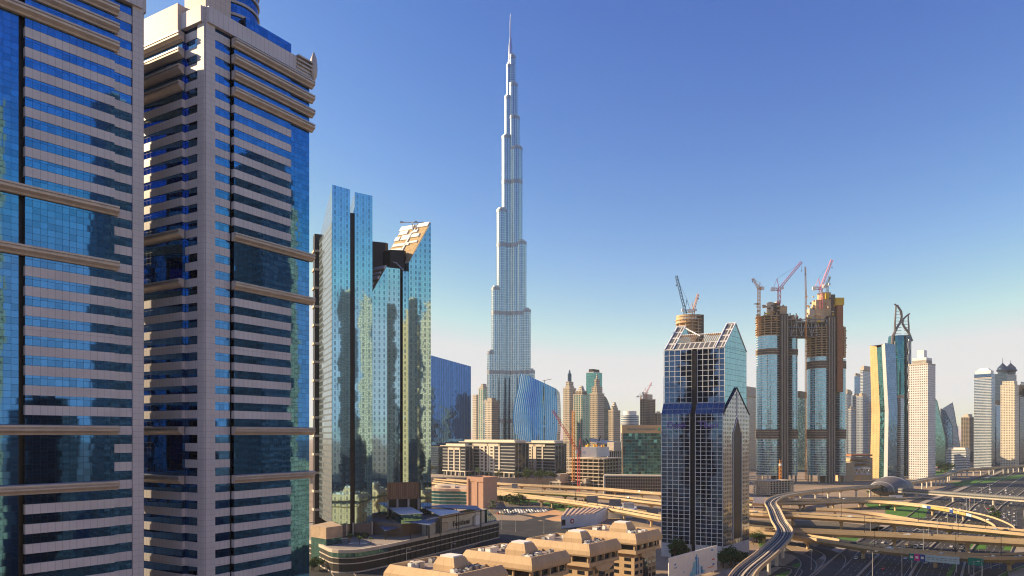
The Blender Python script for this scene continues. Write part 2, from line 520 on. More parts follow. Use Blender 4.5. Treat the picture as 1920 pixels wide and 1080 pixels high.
# ================================================================ teal glass twins on their podium
m_teal = facade("teal_window_glass", (0.29, 0.53, 0.71), (0.21, 0.41, 0.58), fh=4.05, bay=3.9, wy=(0.18, 0.78), wx=(0.3, 0.62), metal=0.85, rough=0.06,
                tilt=0.002, wave=0.008, wscale=0.07, vary=0.3, wrough=0.03, wmetal=1.0, joint=(1.95, 4.05, 0.14))
def mirror_wall(m):
    "the wall between the windows is mirror glass too: give it the panes' uneven normal"
    nt = m.node_tree
    bs = [n for n in nt.nodes if n.type == "BSDF_PRINCIPLED"]
    src = bs[0].inputs["Normal"].links[0].from_socket
    for b in bs[1:]: nt.links.new(src, b.inputs["Normal"])
mirror_wall(m_teal)
m_teal2 = facade("teal_window_glass_dense", (0.35, 0.56, 0.68), (0.22, 0.38, 0.50), fh=4.05, bay=3.4, wy=(0.2, 0.8), wx=(0.3, 0.68), metal=0.85, rough=0.06,
                tilt=0.0025, wave=0.010, wscale=0.09, vary=0.3, wrough=0.03, wmetal=1.0, joint=(1.7, 4.05, 0.12))
mirror_wall(m_teal2)
m_grid = facade("white_flank_frame", (0.08, 0.11, 0.13), (0.45, 0.60, 0.66), fh=4.05, bay=2.4, wy=(0.2, 0.9), wx=(0.2, 0.9), metal=0.9, rough=0.05, tilt=0.02, wave=0.03, vary=0.3, wrough=.4)
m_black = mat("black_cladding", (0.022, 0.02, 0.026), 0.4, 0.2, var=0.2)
m_brown = facade("brown_screen", (0.22, 0.11, 0.06), (0.30, 0.18, 0.10), fh=9, bay=1.4, wy=(0, 1.1), wx=(0.2, 0.9), metal=0.0, rough=0.5, vary=0.4)
m_taupe = mat("taupe_cladding", (0.20, 0.15, 0.12), 0.7, var=0.1)

# first twin: split front, lean-to top falling to the back
t1 = thing("glass_tower", "nearer teal glass tower, its split top falling away behind, beside the banded tower", "skyscraper", (-116.7, 450, 0), "teal glass tower pair")
P1 = (-116.7, 450.0); d1 = unit((0.9, 0.43)); b1 = unit((-0.42, 0.9))
def T1(s, t): return add(add(P1, d1, s), b1, t)
zt = ZA(346, 450)
def wing(root, T, s0, s1, t0, t1_, z0, zs, m, name="glass_wall"):
    p = MB(); q = [T(s0, t0), T(s1, t0), T(s1, t1_), T(s0, t1_)]
    p.prism(q, z0, 0, 0, 1, ztop=zs); return p.build(name, [m, m_conc], root)
wing(t1, T1, 0, 11.6, 0, 50, 21.5, [zt, zt - 1.5, zt - 24, zt - 23], m_teal)
wing(t1, T1, 14.6, 26.4, 0, 42, 21.5, [zt - 2.6, zt - 3.4, zt - 22, zt - 21], m_teal)
wing(t1, T1, 11.6, 14.6, 2.2, 42, 13, [zt - 16, zt - 16, zt - 24, zt - 24], m_black, "dark_slot")
p = MB()                                               # lighter flank skin with its window frames
slab(p, P1, b1, (-d1[0], -d1[1]), .3, 48, -.3, .25, 21.5, zt - 24); p.build("flank_wall", [m_grid], t1)
p = MB()
for s0, s1 in ((0.2, 8.6), (13.6, 14.5), (14.9, 25.2)):
    slab(p, P1, d1, (-b1[0], -b1[1]), s0, s1, -6, .5, 13.5, 21.5)
p.build("base_wall", [m_taupe], t1)
for s in (0.1, 8.8, 13.0, 25.6):
    p = MB(); slab(p, P1, d1, (-b1[0], -b1[1]), s, s + .8, .2, 1.0, 13.5, 22.2); p.build("base_column", [m_conc], t1)
st = MB(); q = [T1(-3, 50.5), T1(6, 50.5), T1(6, 58), T1(-3, 58)]; st.prism(q, 0, ZA(440, 497), 0); st.build("stair_core", [m_black], t1)
for i in range(15):
    z = ZA(440, 497) - 13 - i * 13.2
    if z < 20: break
    p = MB(); p.prism(off_poly(q, .7), z, z + 1.6, 0, bottom=True); p.build("core_ledge", [m_conc], t1)

# second twin: slanted cut top with the steel of the raking roofs showing
P2 = (-98.2, 487.0); d2 = unit((39.5, 15)); b2 = unit((-0.7, 0.71))
t2 = thing("glass_tower", "farther teal glass tower with raking cut top and black plant box in its notch", "skyscraper", (P2[0], P2[1], 0), "teal glass tower pair")
def T2(s, t): return add(add(P2, d2, s), b2, t)
zl0, zl1 = ZA(548, 487), ZA(498, 491)
zr0, zr1 = 203.0, ZA(417, 502)
wing(t2, T2, 0, 10.5, 0, 24, 24, [zl0, zl1, zl1 + 1, zl0 + 1], m_teal2)
zm = ZA(504, 495)
p = MB(); q = [T2(10.5, 0.0), T2(20.4, 1.2), T2(20.4, 24), T2(10.5, 24)]
p.prism(q, 46, zm, 0, 1); p.build("glass_wall", [m_teal2, m_conc], t2)
p = MB(); q = [T2(22.4, 1.2), T2(34.0, 0.0), T2(34, 24), T2(22.4, 24)]
p.prism(q, 46, zm - 1.5, 0, 1); p.build("glass_wall", [m_teal2, m_conc], t2)
p = MB(); q = [T2(20.4, 3.4), T2(22.4, 3.4), T2(22.4, 20), T2(20.4, 20)]
p.prism(q, 26, zm - 4, 0); p.build("dark_slot", [m_black], t2)
# right wing stands on the slope line from s=26 to the end
p = MB()
n_ = 1
q = [T2(26.2, 0.25), T2(42.25, 0.0), T2(42.25, 34.8), T2(26.2, 34.8)]
p.prism(q, 46, 0, 0, 1, ztop=[zr0, zr1, zr1 + 4, zr0 + 4]); p.build("glass_wall", [m_teal2, m_conc], t2)
def on_right(s, t, h=0.0):
    f = (s - 26.2) / 16.05
    q = T2(s, t); return (q[0] - d2[0] * h * .86, q[1] - d2[1] * h * .86, zr0 + (zr1 - zr0) * f + 4 * t / 34.8 + h * .5)
def plank(T, s0, s1, t0, t1_, m, root, name, h0=.05, h=.8):
    p = MB(); lo = [T(s0, t0, h0), T(s1, t0, h0), T(s1, t1_, h0), T(s0, t1_, h0)]; hi = [T(s0, t0, h), T(s1, t0, h), T(s1, t1_, h), T(s0, t1_, h)]
    p.loft([lo, hi], 0); p.build(name, [m], root)
m_ochre = mat("ochre_roof_deck", (0.42, 0.30, 0.16), 0.8, var=0.3, scale=0.6)
plank(on_right, 27, 42.0, .6, 34, m_ochre, t2, "raking_roof", .02, .25)
for s0, s1, t0, t1_ in ((40.6, 42.2, .2, 15), (40.2, 42.0, 18, 34.5), (38.6, 40, 10, 16), (38.4, 40, 22, 32), (36.6, 38, 5, 14), (36, 38, 17, 26), (36, 37.6, 28, 34), (33.5, 34.6, 12, 32), (31.6, 32.5, 18, 34), (34.2, 35.0, 3, 12), (28, 39, 15.5, 17.2)):
    plank(on_right, s0, s1, t0, t1_, m_white, t2, "roof_beam", .3, 1.1)
def on_left(s, t, h=0.0):
    f = s / 10.5
    q = T2(s, t); return (q[0] - d2[0] * h * .88, q[1] - d2[1] * h * .88, zl0 + (zl1 - zl0) * f + t / 24 + h * .47)
plank(on_left, .3, 10.4, .5, 23, m_ochre, t2, "raking_roof", .02, .25)
for s0, s1, t0, t1_ in ((9.2, 10.4, .2, 20), (7.2, 8.0, 2, 14), (5.2, 6.4, 1, 9), (5, 6, 11, 20), (3, 3.9, 4, 16), (1, 2, 2, 10)):
    plank(on_left, s0, s1, t0, t1_, m_white, t2, "roof_beam", .3, 1.1)
p = MB(); q = ccw([T2(-4, 15), T2(18, 15), T2(21, 17), T2(21, 27), T2(-4, 27)])
p.prism(q, zm - 1, ZA(452, 500), 0, 1); p.build("plant_box", [m_black, m_white], t2)
p = MB(); q = ccw([T2(16, 6), T2(25, 4.5), T2(27.5, 6), T2(27.5, 18), T2(16, 18)])
p.prism(q, zm - 2, ZA(470, 500), 0, 1); p.build("plant_box", [m_black, m_steel], t2)
p = MB(); c = T2(21.4, 2.5)
p.tube((c[0] - 3, c[1] - 1, zm + 4.5), (c[0] + 2.4, c[1], zm - 1), .5, 0); p.tube((c[0] - 5, c[1] - 1, zm + 4.8), (c[0] - 2, c[1] - 1, zm + 4.2), .5, 0)
p.tube((c[0] + 2.2, c[1], zm - 6), (c[0] + 2.2, c[1], zm), .4, 0); p.build("cleaning_cradle", [m_steel], t2)
c = on_right(38.5, 16)
p = MB(); p.tube(c, (c[0], c[1], c[2] + 9), .45, 0); p.tube((c[0] - 8, c[1], c[2] + 8.4), (c[0] + 8.5, c[1] + 1, c[2] + 8.8), .28, 0)
p.box((c[0] - 8, c[1], c[2] + 7.9), 2.2, 1.4, 1.2, 0); p.box((c[0] + 2.5, c[1], c[2] + 8.2), 1.8, 1.4, 1.1, 0); p.build("cleaning_gantry", [m_steel], t2)
p = MB(); q = ccw([T2(10.5, .6), T2(34, .6), T2(34, 22), T2(10.5, 22)]); p.prism(q, 34, 46, 0); p.build("screen_wall", [m_brown], t2)
p = MB(); q = ccw([T2(34, -1.2), T2(42, -1.2), T2(42, 20), T2(34, 20)]); p.prism(q, 20, 45.8, 0); p.build("lobby_glass", [m_teal2], t2)
for s in (10.6, 17.6, 25.6, 33.0):
    p = MB(); slab(p, P2, d2, (-b2[0], -b2[1]), s, s + 1.0, -1.2, -.1, 22, 34); p.build("base_column", [m_conc], t2)
p = MB(); q = ccw([T2(10.5, 4), T2(34, 4), T2(34, 20), T2(10.5, 20)]); p.prism(q, 22, 34, 0); p.build("base_recess", [m_dark], t2)
p = MB(); q = ccw([T2(0, .6), T2(10.2, .6), T2(10.2, 20), T2(0, 20)]); p.prism(q, 13.5, 24, 0); p.build("base_wall", [m_taupe], t2)

# ---------------------------------------------------------------- podium
pod = thing("podium", "long shaded parking podium with rounded end and dark louvred decks under the teal glass twins", "podium", (-97, 400, 0))
PODP = [(-107, 406), (-104, 402.6), (-100, 400.4), (-96, 400), (-91, 401.2), (-87.5, 404), (-85, 407), (-75, 421.7), (-10, 538), (-30, 560), (-130, 560), (-175, 500), (-118, 424)]
m_louv = facade("deck_louvre", (0.02, 0.02, 0.022), (0.05, 0.045, 0.04), fh=0.5, bay=5.4, wy=(0.25, 1.1), wx=(0.03, 0.97), metal=0.3, rough=0.5, vary=0.4)
p = MB(); p.prism(PODP, 0, 13.0, 0, 1, cont=True); p.build("louvre_wall", [m_louv, m_pave], pod)
for z, h, o in ((11.6, 1.9, .5), (8.4, .55, .35), (5.2, .55, .35), (0, .8, .3)):
    p = MB(); A = off_poly(PODP, o); B = off_poly(PODP, -1.0)
    n = len(A)
    for i in range(n):
        j = (i + 1) % n
        p.prism([A[i], A[j], B[j], B[i]], z, z + h, 0, bottom=True)
    p.build("deck_edge", [m_conc], pod)
m_gglass = facade("green_strip_glass", (0.02, 0.05, 0.05), (0.12, 0.30, 0.28), fh=3, bay=1.6, wy=(.05, 1.1), wx=(.06, 1.1), metal=.85, rough=.05, tilt=.02, vary=.3)
p = MB(); A = off_poly(PODP, .25)
for i in range(0, 7): p.prism([A[i], A[i + 1], PODP[i + 1], PODP[i]], 9.0, 11.5, 0)
p.build("corner_glazing", [m_gglass], pod)
L = math.hypot(65, 116.3); dp = unit((65, 116.3))
for i in range(25):
    p = MB(); slab(p, (-75, 421.7), dp, (dp[1], -dp[0]), i * 5.4 - .15, i * 5.4 + .15, .05, .45, .8, 11.6); p.build("deck_fin", [m_dark], pod)
m_water = mat("pool_water", (0.02, 0.16, 0.26), 0.05, var=0.2, spec=0.6)
def pool(px, py, z, rx, ry, label):
    x, y = W(px, py, z)
    r = MB(); N = 24
    ring = lambda a, b, h: [(x + a * math.cos(2 * math.pi * i / N) * (1 + .15 * math.sin(3 * i)), y + b * math.sin(2 * math.pi * i / N), h) for i in range(N)]
    root = thing("swimming_pool", label, "pool", (x, y, z))
    r.loft([ring(rx + .5, ry + .5, z), ring(rx + .5, ry + .5, z + .3), ring(rx, ry, z + .3), ring(rx, ry, z + .12)], 0, cap=False); r.build("pool_edge", [m_white], root)
    w = MB(); w.face(ring(rx, ry, z + .2), 0); w.build("pool_water", [m_water], root)
pool(672, 1019, 13.05, 5, 2.2, "small oval pool on the rounded end of the podium deck")
pool(770, 979, 22.3, 5, 3, "turquoise pool beside the white roofed pavilion")

# upper restaurant block along the edge of the podium, its roof sweeping down at the far end
def PD(s, o): return add(add((-75, 421.7), dp, s), (-dp[1], dp[0]), o)
ub = thing("restaurant_block", "grey upper block with a lettered wall and sloping glass end on the podium edge", "restaurant", (*PD(70, 4), 13))
p = MB(); p.prism(ccw([PD(58, 2.6), PD(116, 2.6), PD(116, 26), PD(58, 26)]), 13, 22.5, 0, 1); p.build("wall", [m_steel, m_pave], ub)
p = MB(); q = [PD(52, 1.4), PD(118, 1.4), PD(118, 9), PD(52, 9)]
p.prism(ccw(q), 23.2, 23.8, 0, bottom=True); p.build("roof", [m_conc], ub)
p = MB(); q = [PD(118, 1.6), PD(132, 1.6), PD(132, 20), PD(118, 20)]
p.prism(ccw(q), 13, 0, 0, ztop=[23.6, 15, 15, 23.6]); p.build("glazed_end", [m_teal2], ub)
text("Fruitlami", "sign_lettering", m_black, ub, (*PD(84, 2.3), 15.4), dp, 5.4, .1, 1.12)
p = MB(); slab(p, (-75, 421.7), dp, (dp[1], -dp[0]), 100, 107, -2.6, -1.6, 13, 20); p.build("plant_screen", [m_white], ub)
p = MB(); slab(p, (-75, 421.7), dp, (dp[1], -dp[0]), 57, 66, -2.6, -1.2, 13.1, 19.5); p.build("tan_panel", [m_conc], ub)
pv = thing("pavilion", "glass walled pavilion under a flat white roof in front of the farther teal tower", "pavilion", (-70, 458, 13))
Pp = W(750, 964, 28.0)
qv = [Pp, add(Pp, E1, 15), add(add(Pp, E1, 15), E2, 20), add(Pp, E2, 20)]
qv = [W(750, 964, 28), W(793, 962, 28), W(771, 951, 28), W(727, 952, 28)]
p = MB(); p.prism(ccw(off_poly(ccw(qv), -.8)), 21.5, 27.4, 0); p.build("glass_wall", [m_gglass], pv)
p = MB(); p.prism(ccw(qv), 27.5, 28.1, 0, bottom=True); p.build("roof", [m_white], pv)
te = thing("roof_terrace", "planted upper terrace between the teal twins", "terrace", (-60, 470, 13))
tp = ccw([PD(30, 14), PD(112, 14), (-40, 545), (-110, 530), (-100, 470)])
p = MB(); p.prism(tp, 13, 21.5, 0, 1); p.build("terrace_base", [m_taupe, m_pave], te)
m_blueroof = mat("blue_canopy_roof", (0.10, 0.14, 0.26), 0.5, var=0.1)
def canopy(label, pts, m, z, posts=True):
    q = ccw([W(x, y, z) for x, y in pts]); c = cen(q)
    root = thing("canopy", label, "canopy", (c[0], c[1], 13))
    p = MB(); p.prism(q, z - .35, z, 0, bottom=True); p.build("roof", [m], root)
    for k in q:
        k = add(k, (c[0] - k[0], c[1] - k[1]), .06)
        p = MB(); p.tube((k[0], k[1], 13), (k[0], k[1], z - .3), .25, 0); p.build("post", [m_dark], root)
    return root
canopy("long dark blue canopy behind the lettered wall", [(795, 950), (830, 946), (893, 948), (904, 956), (856, 953)], m_blueroof, 28.2)
canopy("pale slanted canopy behind the lettered wall", [(797, 953), (848, 953), (862, 960), (826, 967)], m_white, 27.0)
canopy("dark blue canopy over the pool terrace", [(768, 979), (800, 973), (826, 971), (806, 984)], m_blueroof, 24.0)
canopy("blue shade roof beside the nearer teal tower", [(710, 985), (728, 980), (752, 988), (722, 995)], m_blueroof, 19.0)
canopy("beige roof strip above the lettered wall", [(800, 974), (905, 955), (888, 953), (826, 966)], m_conc, 25.5)
cb = thing("service_cabin", "plain grey service box standing on the podium edge", "cabin", (*PD(47, 2), 13))
p = MB(); p.prism(ccw([PD(43, 1), PD(50, 1), PD(50, 7), PD(43, 7)]), 13, 20.5, 0); p.build("wall", [m_steel], cb)
p = MB(); p.prism(ccw([PD(42.8, .8), PD(50.2, .8), PD(50.2, 7.2), PD(42.8, 7.2)]), 20.5, 20.9, 0); p.build("roof", [m_white], cb)
lb = thing("entrance_block", "tan and green glass entrance block at the foot of the nearer teal tower", "entrance", (-122, 428, 0))
q = ccw([(-124, 428), (-112, 418), (-105, 428), (-117, 448)]); p = MB(); p.prism(q, 0, 17, 0); p.build("glass_wall", [m_gglass], lb)
p = MB(); p.prism(off_poly(q, .3), 17, 24, 0); p.build("upper_wall", [mat("tan_stone", (0.45, 0.33, 0.22), .8)], lb)
# ================================================================ gabled grid tower
D0 = (133.7, 439.0); df = unit((-0.9, 0.43)); dr = unit((0.65, 0.76))
WF, WR = 39.4, 42.5
def TD(s, t): return add(add(D0, df, s), dr, t)
gt = thing("gabled_tower", "dark glass tower with white window grid and two gabled ends rising above its roof", "skyscraper", (D0[0], D0[1], 0))
m_dg = facade("grid_glass", (0.02, 0.03, 0.04), (0.06, 0.12, 0.24), fh=2.75, bay=3.5, wy=(-1, 2), wx=(-1, 2), metal=.9, rough=.03, tilt=.006, wave=.02, wscale=.2, vary=.25)
m_frame = mat("white_mullion", (0.80, 0.81, 0.84), 0.45, .1, var=.06)
m_side = facade("side_small_windows", (0.42, 0.46, 0.48), (0.03, 0.045, 0.06), fh=2.75, bay=2.6, wy=(.25, .8), wx=(.2, .72), metal=.4, rough=.08, tilt=.02, vary=.4, wmetal=.75, wrough=.12, joint=(2.6, 2.75, .12))
mirror_wall(m_side)
m_sideu = facade("side_teal_glass", (0.05, 0.10, 0.12), (0.20, 0.45, 0.52), fh=3.6, bay=2.6, wy=(.05, 1.1), wx=(.05, 1.1), metal=1, rough=.03, tilt=.006, wave=.012, vary=.15)
HL, HLA, HU, HUA = 93.5, 111.0, ZA(652, 442), ZA(607, 457)
mid = WR / 2
def gable_body(mb, s0, s1, t0, t1_, z0, ze, za, mf, ms, mr):
    tm = (t0 + t1_) / 2
    f = lambda s, t, z: (*TD(s, t), z)
    l = s1 - s0
    mb.face([f(s1, t0, z0), f(s0, t0, z0), f(s0, t0, ze), f(s1, t0, ze)], mf, [(0, z0), (l, z0), (l, ze), (0, ze)])
    for s, fl in ((s0, 1), (s1, -1)):
        P = [f(s, t0, z0), f(s, t1_, z0), f(s, t1_, ze), f(s, tm, za), f(s, t0, ze)]
        U = [(0, z0), (t1_ - t0, z0), (t1_ - t0, ze), (tm - t0, za), (0, ze)]
        mb.face(P if fl > 0 else P[::-1], ms, U if fl > 0 else U[::-1])
    mb.face([f(s0, t1_, z0), f(s1, t1_, z0), f(s1, t1_, ze), f(s0, t1_, ze)], mf)
    mb.face([f(s1, t0, ze), f(s0, t0, ze), f(s0, tm, za), f(s1, tm, za)], mr, [(0, 0), (l, 0), (l, 20), (0, 20)])
    mb.face([f(s0, t1_, ze), f(s1, t1_, ze), f(s1, tm, za), f(s0, tm, za)], mr)
m_slope = facade("sloped_blue_glass", (0.20, 0.24, 0.33), (0.09, 0.13, 0.22), fh=4.2, bay=3.5, wy=(.08, .94), wx=(.05, .97), metal=.8, rough=.08, tilt=.01, vary=.2)
m_slate = facade("sloped_grey_panel", (0.62, 0.6, 0.56), (0.20, 0.20, 0.19), fh=5.0, bay=3.3, wy=(.12, .9), wx=(.12, .9), metal=.3, rough=.3, vary=.2)
for k, (s0, s1) in enumerate(((0, 17.6), (20.6, WF))):
    p = MB(); gable_body(p, s0, s1, 0, WR, 9, HL, HLA, 0, 1, 2); p.build("lower_shaft", [m_dg, m_side, m_slope], gt)
    p = MB(); gable_body(p, s0 + (.7 if k == 0 else 0), s1 - (.7 if k else 0), 3, WR - 3, HL, HU, HU + .2, 0, 1, 1); p.build("upper_shaft", [m_dg, m_sideu], gt)
p = MB(); p.prism(ccw([TD(17.6, 2.2), TD(20.6, 2.2), TD(20.6, WR - 4), TD(17.6, WR - 4)]), 0, HU - 1, 0); p.build("dark_slot", [m_black], gt)
for s0, s1 in ((0, 17.6), (20.6, WF)):                 # tilted blue glass where the shaft steps back
    p = MB(); f = lambda s, t, z: (*TD(s, t), z); l = s1 - s0
    p.face([f(s1, -.1, 92.6), f(s0, -.1, 92.6), f(s0, 2.9, 100.6), f(s1, 2.9, 100.6)], 0, [(0, 0.1), (l, 0.1), (l, 8.6), (0, 8.6)])
    p.face([f(s0, -.1, 92.6), f(s0, 3.2, 92.6), f(s0, 2.9, 100.6)], 1); p.face([f(s1, 3.2, 92.6), f(s1, -.1, 92.6), f(s1, 2.9, 100.6)], 1)
    p.build("sloped_glazing", [m_slope, m_dark], gt)
# gabled end frames
for s0, s1 in ((.7, 6.2), (WF - 6.2, WF - .7)):
    p = MB(); gable_body(p, s0, s1, 3, WR - 3, HU + .3, HU + .4, HUA, 0, 1, 2); p.build("gable_end", [m_slate, m_sideu, m_slate], gt)
    p = MB()
    for s in (s0, s1):
        for t0, t1_ in ((3, mid), (WR - 3, mid)):
            p.tube((*TD(s, t0), HU + .5), (*TD(s, t1_), HUA + .3), .45, 0)
    p.tube((*TD(s0, mid), HUA + .3), (*TD(s1, mid), HUA + .3), .45, 0)
    p.build("gable_frame", [m_frame], gt)
def on_sl(s, f, o=0):
    q = TD(s, 3 + (mid - 3) * f - o); return (q[0], q[1], HU + (HUA - HU) * f + o)
p = MB()
A = [on_sl(s, f, .15) for s, f in ((6.2, 0), (WF - 6.2, 0), (WF - 6.2, .28), (6.2, .28))]
p.face([A[1], A[0], A[3], A[2]], 0, [(0, 0), (28, 0), (28, 5), (0, 5)]); p.build("eave_panels", [m_slate], gt)
m_or = mat("tan_louvre", (0.62, 0.46, 0.28), .7, var=.1)
for i in range(20):
    s = 7.5 + i * (WF - 15) / 19
    if 17 < s < 21.2: continue
    p = MB(); a, b = on_sl(s, .3), on_sl(s, .62)
    p.tube(a, b, .45, 0, 4); p.tube(b, (*TD(s, mid), b[2]), .45, 0, 4); p.build("roof_rib", [m_or], gt)
p = MB(); p.tube(on_sl(6.4, .62), on_sl(WF - 6.4, .62), .4, 0, 4); p.tube(on_sl(WF - 6, .95), on_sl(20, .55), .45, 0); p.build("roof_tie", [m_frame], gt)
p = MB(); p.prism(ccw([TD(6.2, 6), TD(WF - 6.2, 6), TD(WF - 6.2, WR - 6), TD(6.2, WR - 6)]), HU, HU + 2.6, 0); p.build("roof_deck", [m_or], gt)
# white grid on both fronts
nf = (-dr[0], -dr[1]); nf = unit((-df[1] * -1, df[0] * -1)); nf = (-abs(df[1]), -abs(df[0])) if False else unit((-0.43, -0.9))
for z0, z1, t, dz, nm in ((9, HL, 0, 2.75, "lower"), (100.8, HU, 3, 3.45, "upper")):
    for s0, s1 in ((0, 17.6), (20.6, WF)):
        p = MB(); P = TD(0, t)
        z = z0
        while z <= z1 + .1:
            slab(p, P, df, nf, s0, s1, -.05, .18, z - .12, z + .12); z += dz
        for i in range(6):
            s = s0 + .25 + (s1 - s0 - .5) * i / 5
            slab(p, P, df, nf, s - .15, s + .15, -.04, .24, z0, z1)
        p.build("mullion_grid", [m_frame], gt)
# side: dark pointed recess and its edges
P = TD(0, 0); ns = (dr[1], -dr[0])
p = MB()
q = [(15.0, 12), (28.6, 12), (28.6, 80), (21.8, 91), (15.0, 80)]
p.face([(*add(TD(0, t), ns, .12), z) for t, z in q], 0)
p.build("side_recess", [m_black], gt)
p = MB()
for (ta, za_), (tb, zb_) in (((14.8, 12), (14.8, 80)), ((14.8, 80), (21.8, 91.5)), ((21.8, 91.5), (28.8, 80)), ((28.8, 80), (28.8, 12)), ((21.7, 92.5), (21.7, 108))):
    a, b = add(TD(0, ta), ns, .2), add(TD(0, tb), ns, .2); p.tube((*a, za_), (*b, zb_), .3, 0, 4)
p.build("recess_edge", [m_frame], gt)
p = MB()
for t0, t1_, za_, zb_ in ((0, mid, HL, HLA), (WR, mid, HL, HLA)):
    a, b = add(TD(0, t0), ns, .1), add(TD(0, t1_), ns, .1); p.tube((*a, za_), (*b, zb_), .38, 0, 4)
p.build("shoulder_band", [m_dark], gt)
m_wtile = facade("white_tile", (.62, .62, .64), (.5, .5, .5), wx=(2, 3), wrough=.5, joint=(1.8, 1.8, .08))
for s0, s1 in ((0, 17.6), (20.6, WF)):
    p = MB(); p.prism(ccw([TD(s0, .1), TD(s1, .1), TD(s1, WR - .1), TD(s0, WR - .1)]), 0, 8.9, 0); p.build("base_wall", [m_wtile], gt)
p = MB(); slab(p, TD(0, .1), df, nf, 24, 33, -.3, .08, 0, 5.5); p.build("entrance", [m_black], gt)
m_purple = mat("purple_letter", (0.16, 0.10, 0.45), .4, var=.02)
dl = (-df[0], -df[1])
for body, s in (("Dusit", 29.5), ("Thani", 9.0)):
    c = add(TD(s, 0), nf, .5); text(body, "sign_lettering", m_purple, gt, (*c, 84.5), dl, 5.6, .15, 1.0)

# ================================================================ four sand coloured apartment blocks
m_tan = mat("tan_render", (0.54, 0.38, 0.22), 0.85, var=0.08, scale=0.3)
m_tan2 = facade("tan_skirt", (0.58, 0.41, 0.24), (.5, .5, .5), wx=(2, 3), wrough=.75, joint=(4.2, 40, .12))
m_win = facade("flat_dark_glass", (.02, .02, .02), (0.05, 0.07, 0.10), fh=1.6, bay=1.5, wx=(.05, 1.1), wy=(.05, 1.1), metal=.6, rough=.08, tilt=.02, vary=.5)
m_gravel = mat("roof_gravel", (0.30, 0.24, 0.20), .95, var=.25, scale=1.0)
m_ac = mat("air_unit_grey", (0.36, 0.36, 0.36), .5, .3, var=.1)
A0 = (36.6, 330.0); e1 = unit((.64, .77)); e2 = unit((-.82, .57))
n2f = (-e2[1] * -1, e2[0] * -1)
def apartment(label, O):
    root = thing("apartment_block", label, "apartment block", (O[0], O[1], 0), "row of tan apartment blocks")
    T = lambda s, t: add(add(O, e2, s), e1, t)          # s along the front, t along the side
    L, Dp, ZT = 36.0, 26.0, 27.7
    F = lambda i: ccw([T(i, i), T(L - i, i), T(L - i, Dp - i), T(i, Dp - i)])
    nfr = (-e2[1], e2[0]);
    nfr = nfr if nfr[1] < 0 else (e2[1], -e2[0])
    nsd = (e1[1], -e1[0])
    p = MB(); p.prism(F(1.2), 0, 22.0, 0); p.build("wall", [m_tan], root)
    # skirt: battered outwards, with a flat rim, and the inner parapet
    o_, i_ = F(-1.4), F(0.2)
    p = MB()
    lo = [(*q, 21.8) for q in F(-1.2)]; a = [(*q, 22.6) for q in F(-1.5)]; b = [(*q, 24.6) for q in F(-1.3)]; c = [(*q, ZT) for q in F(.3)]; dd = [(*q, ZT) for q in F(.9)]; ee = [(*q, 26.1) for q in F(.9)]
    p.loft([lo, a, b, c, dd, ee], 0, cap=False); p.face([(*q, 21.9) for q in reversed(F(-1.2))], 0); p.build("roof_skirt", [m_tan2], root)
    p = MB(); p.face([(*q, 26.2) for q in F(.8)], 0); p.build("roof_deck", [m_gravel], root)
    # recessed ribbon under the skirt, columns, balcony band
    for z in (18.6,):
        p = MB(); p.prism(F(.9), z, z + 3.0, 0); p.build("ribbon_window", [m_win], root)
    p = MB(); p.prism(F(-.6), 16.8, 18.7, 0, bottom=True); p.build("balcony_band", [m_tan], root)
    for s in (0.2, 9, 18, 27, 35): 
        p = MB(); slab(p, O, e2, nfr, s, s + .7, -.8, .4, 18.7, 22); p.build("column", [m_tan], root)
    for t in (0.2, 6, 12.6, 19, 25.2):
        p = MB(); slab(p, O, e1, nsd, t, t + .7, -.8, .4, 18.7, 22); p.build("column", [m_tan], root)
    for j in range(4):
        z = 12.6 - j * 3.5
        for t0, t1_ in ((1.6, 5.4), (20.6, 24.4), (7.2, 9.6), (16.6, 19)):
            p = MB(); slab(p, O, e1, nsd, t0, t1_, -1.9, -1.15, z, z + 1.9); w = p.build("window", [m_win], root)
            p = MB(); slab(p, O, e1, nsd, t0 - .2, t1_ + .2, -1.2, -.9, z - .3, z); p.build("window_sill", [m_tan2], w)
        for s0 in (3, 10, 22, 29):
            p = MB(); slab(p, O, e2, nfr, s0, s0 + 4, -1.9, -1.15, z, z + 1.9); p.build("window", [m_win], root)
    p = MB(); slab(p, O, e1, nsd, 10.6, 15.6, -1.6, -.95, 0, 16); p.build("stair_glazing", [m_win], root)
    # crescent balcony in the middle of the side
    p = MB(); N = 14
    pts = [(13 + 8 * math.cos(math.pi + math.pi * i / N), 16.7 + 3.4 * math.sin(math.pi + math.pi * i / N)) for i in range(N + 1)]
    out = [(*add(T(0, t), nsd, .9), z) for t, z in pts]; inn = [(*add(T(0, t), nsd, -1.1), z) for t, z in pts]
    p.face(out, 0)
    for i in range(N): p.face([inn[i], inn[i + 1], out[i + 1], out[i]], 0)
    p.build("crescent_balcony", [m_tan2], root)
    # penthouse with battered sides
    c0 = T(16, 14)
    q = [T(9, 8), T(20, 8), T(20, 17), T(9, 17)]
    p = MB(); B0 = ccw(q); B1 = scale_poly(B0, .99); B2 = scale_poly(B0, .72)
    p.loft([[(*k, 24.8) for k in B0], [(*k, 28.5) for k in B1], [(*k, 31.4) for k in B2]], 0); p.build("penthouse", [m_tan2], root)
    p = MB(); p.prism(scale_poly(B0, .62), 31.4, 32.1, 0); p.build("penthouse_deck", [m_white], root)
    r2 = random.Random(int(O[0] * 10))
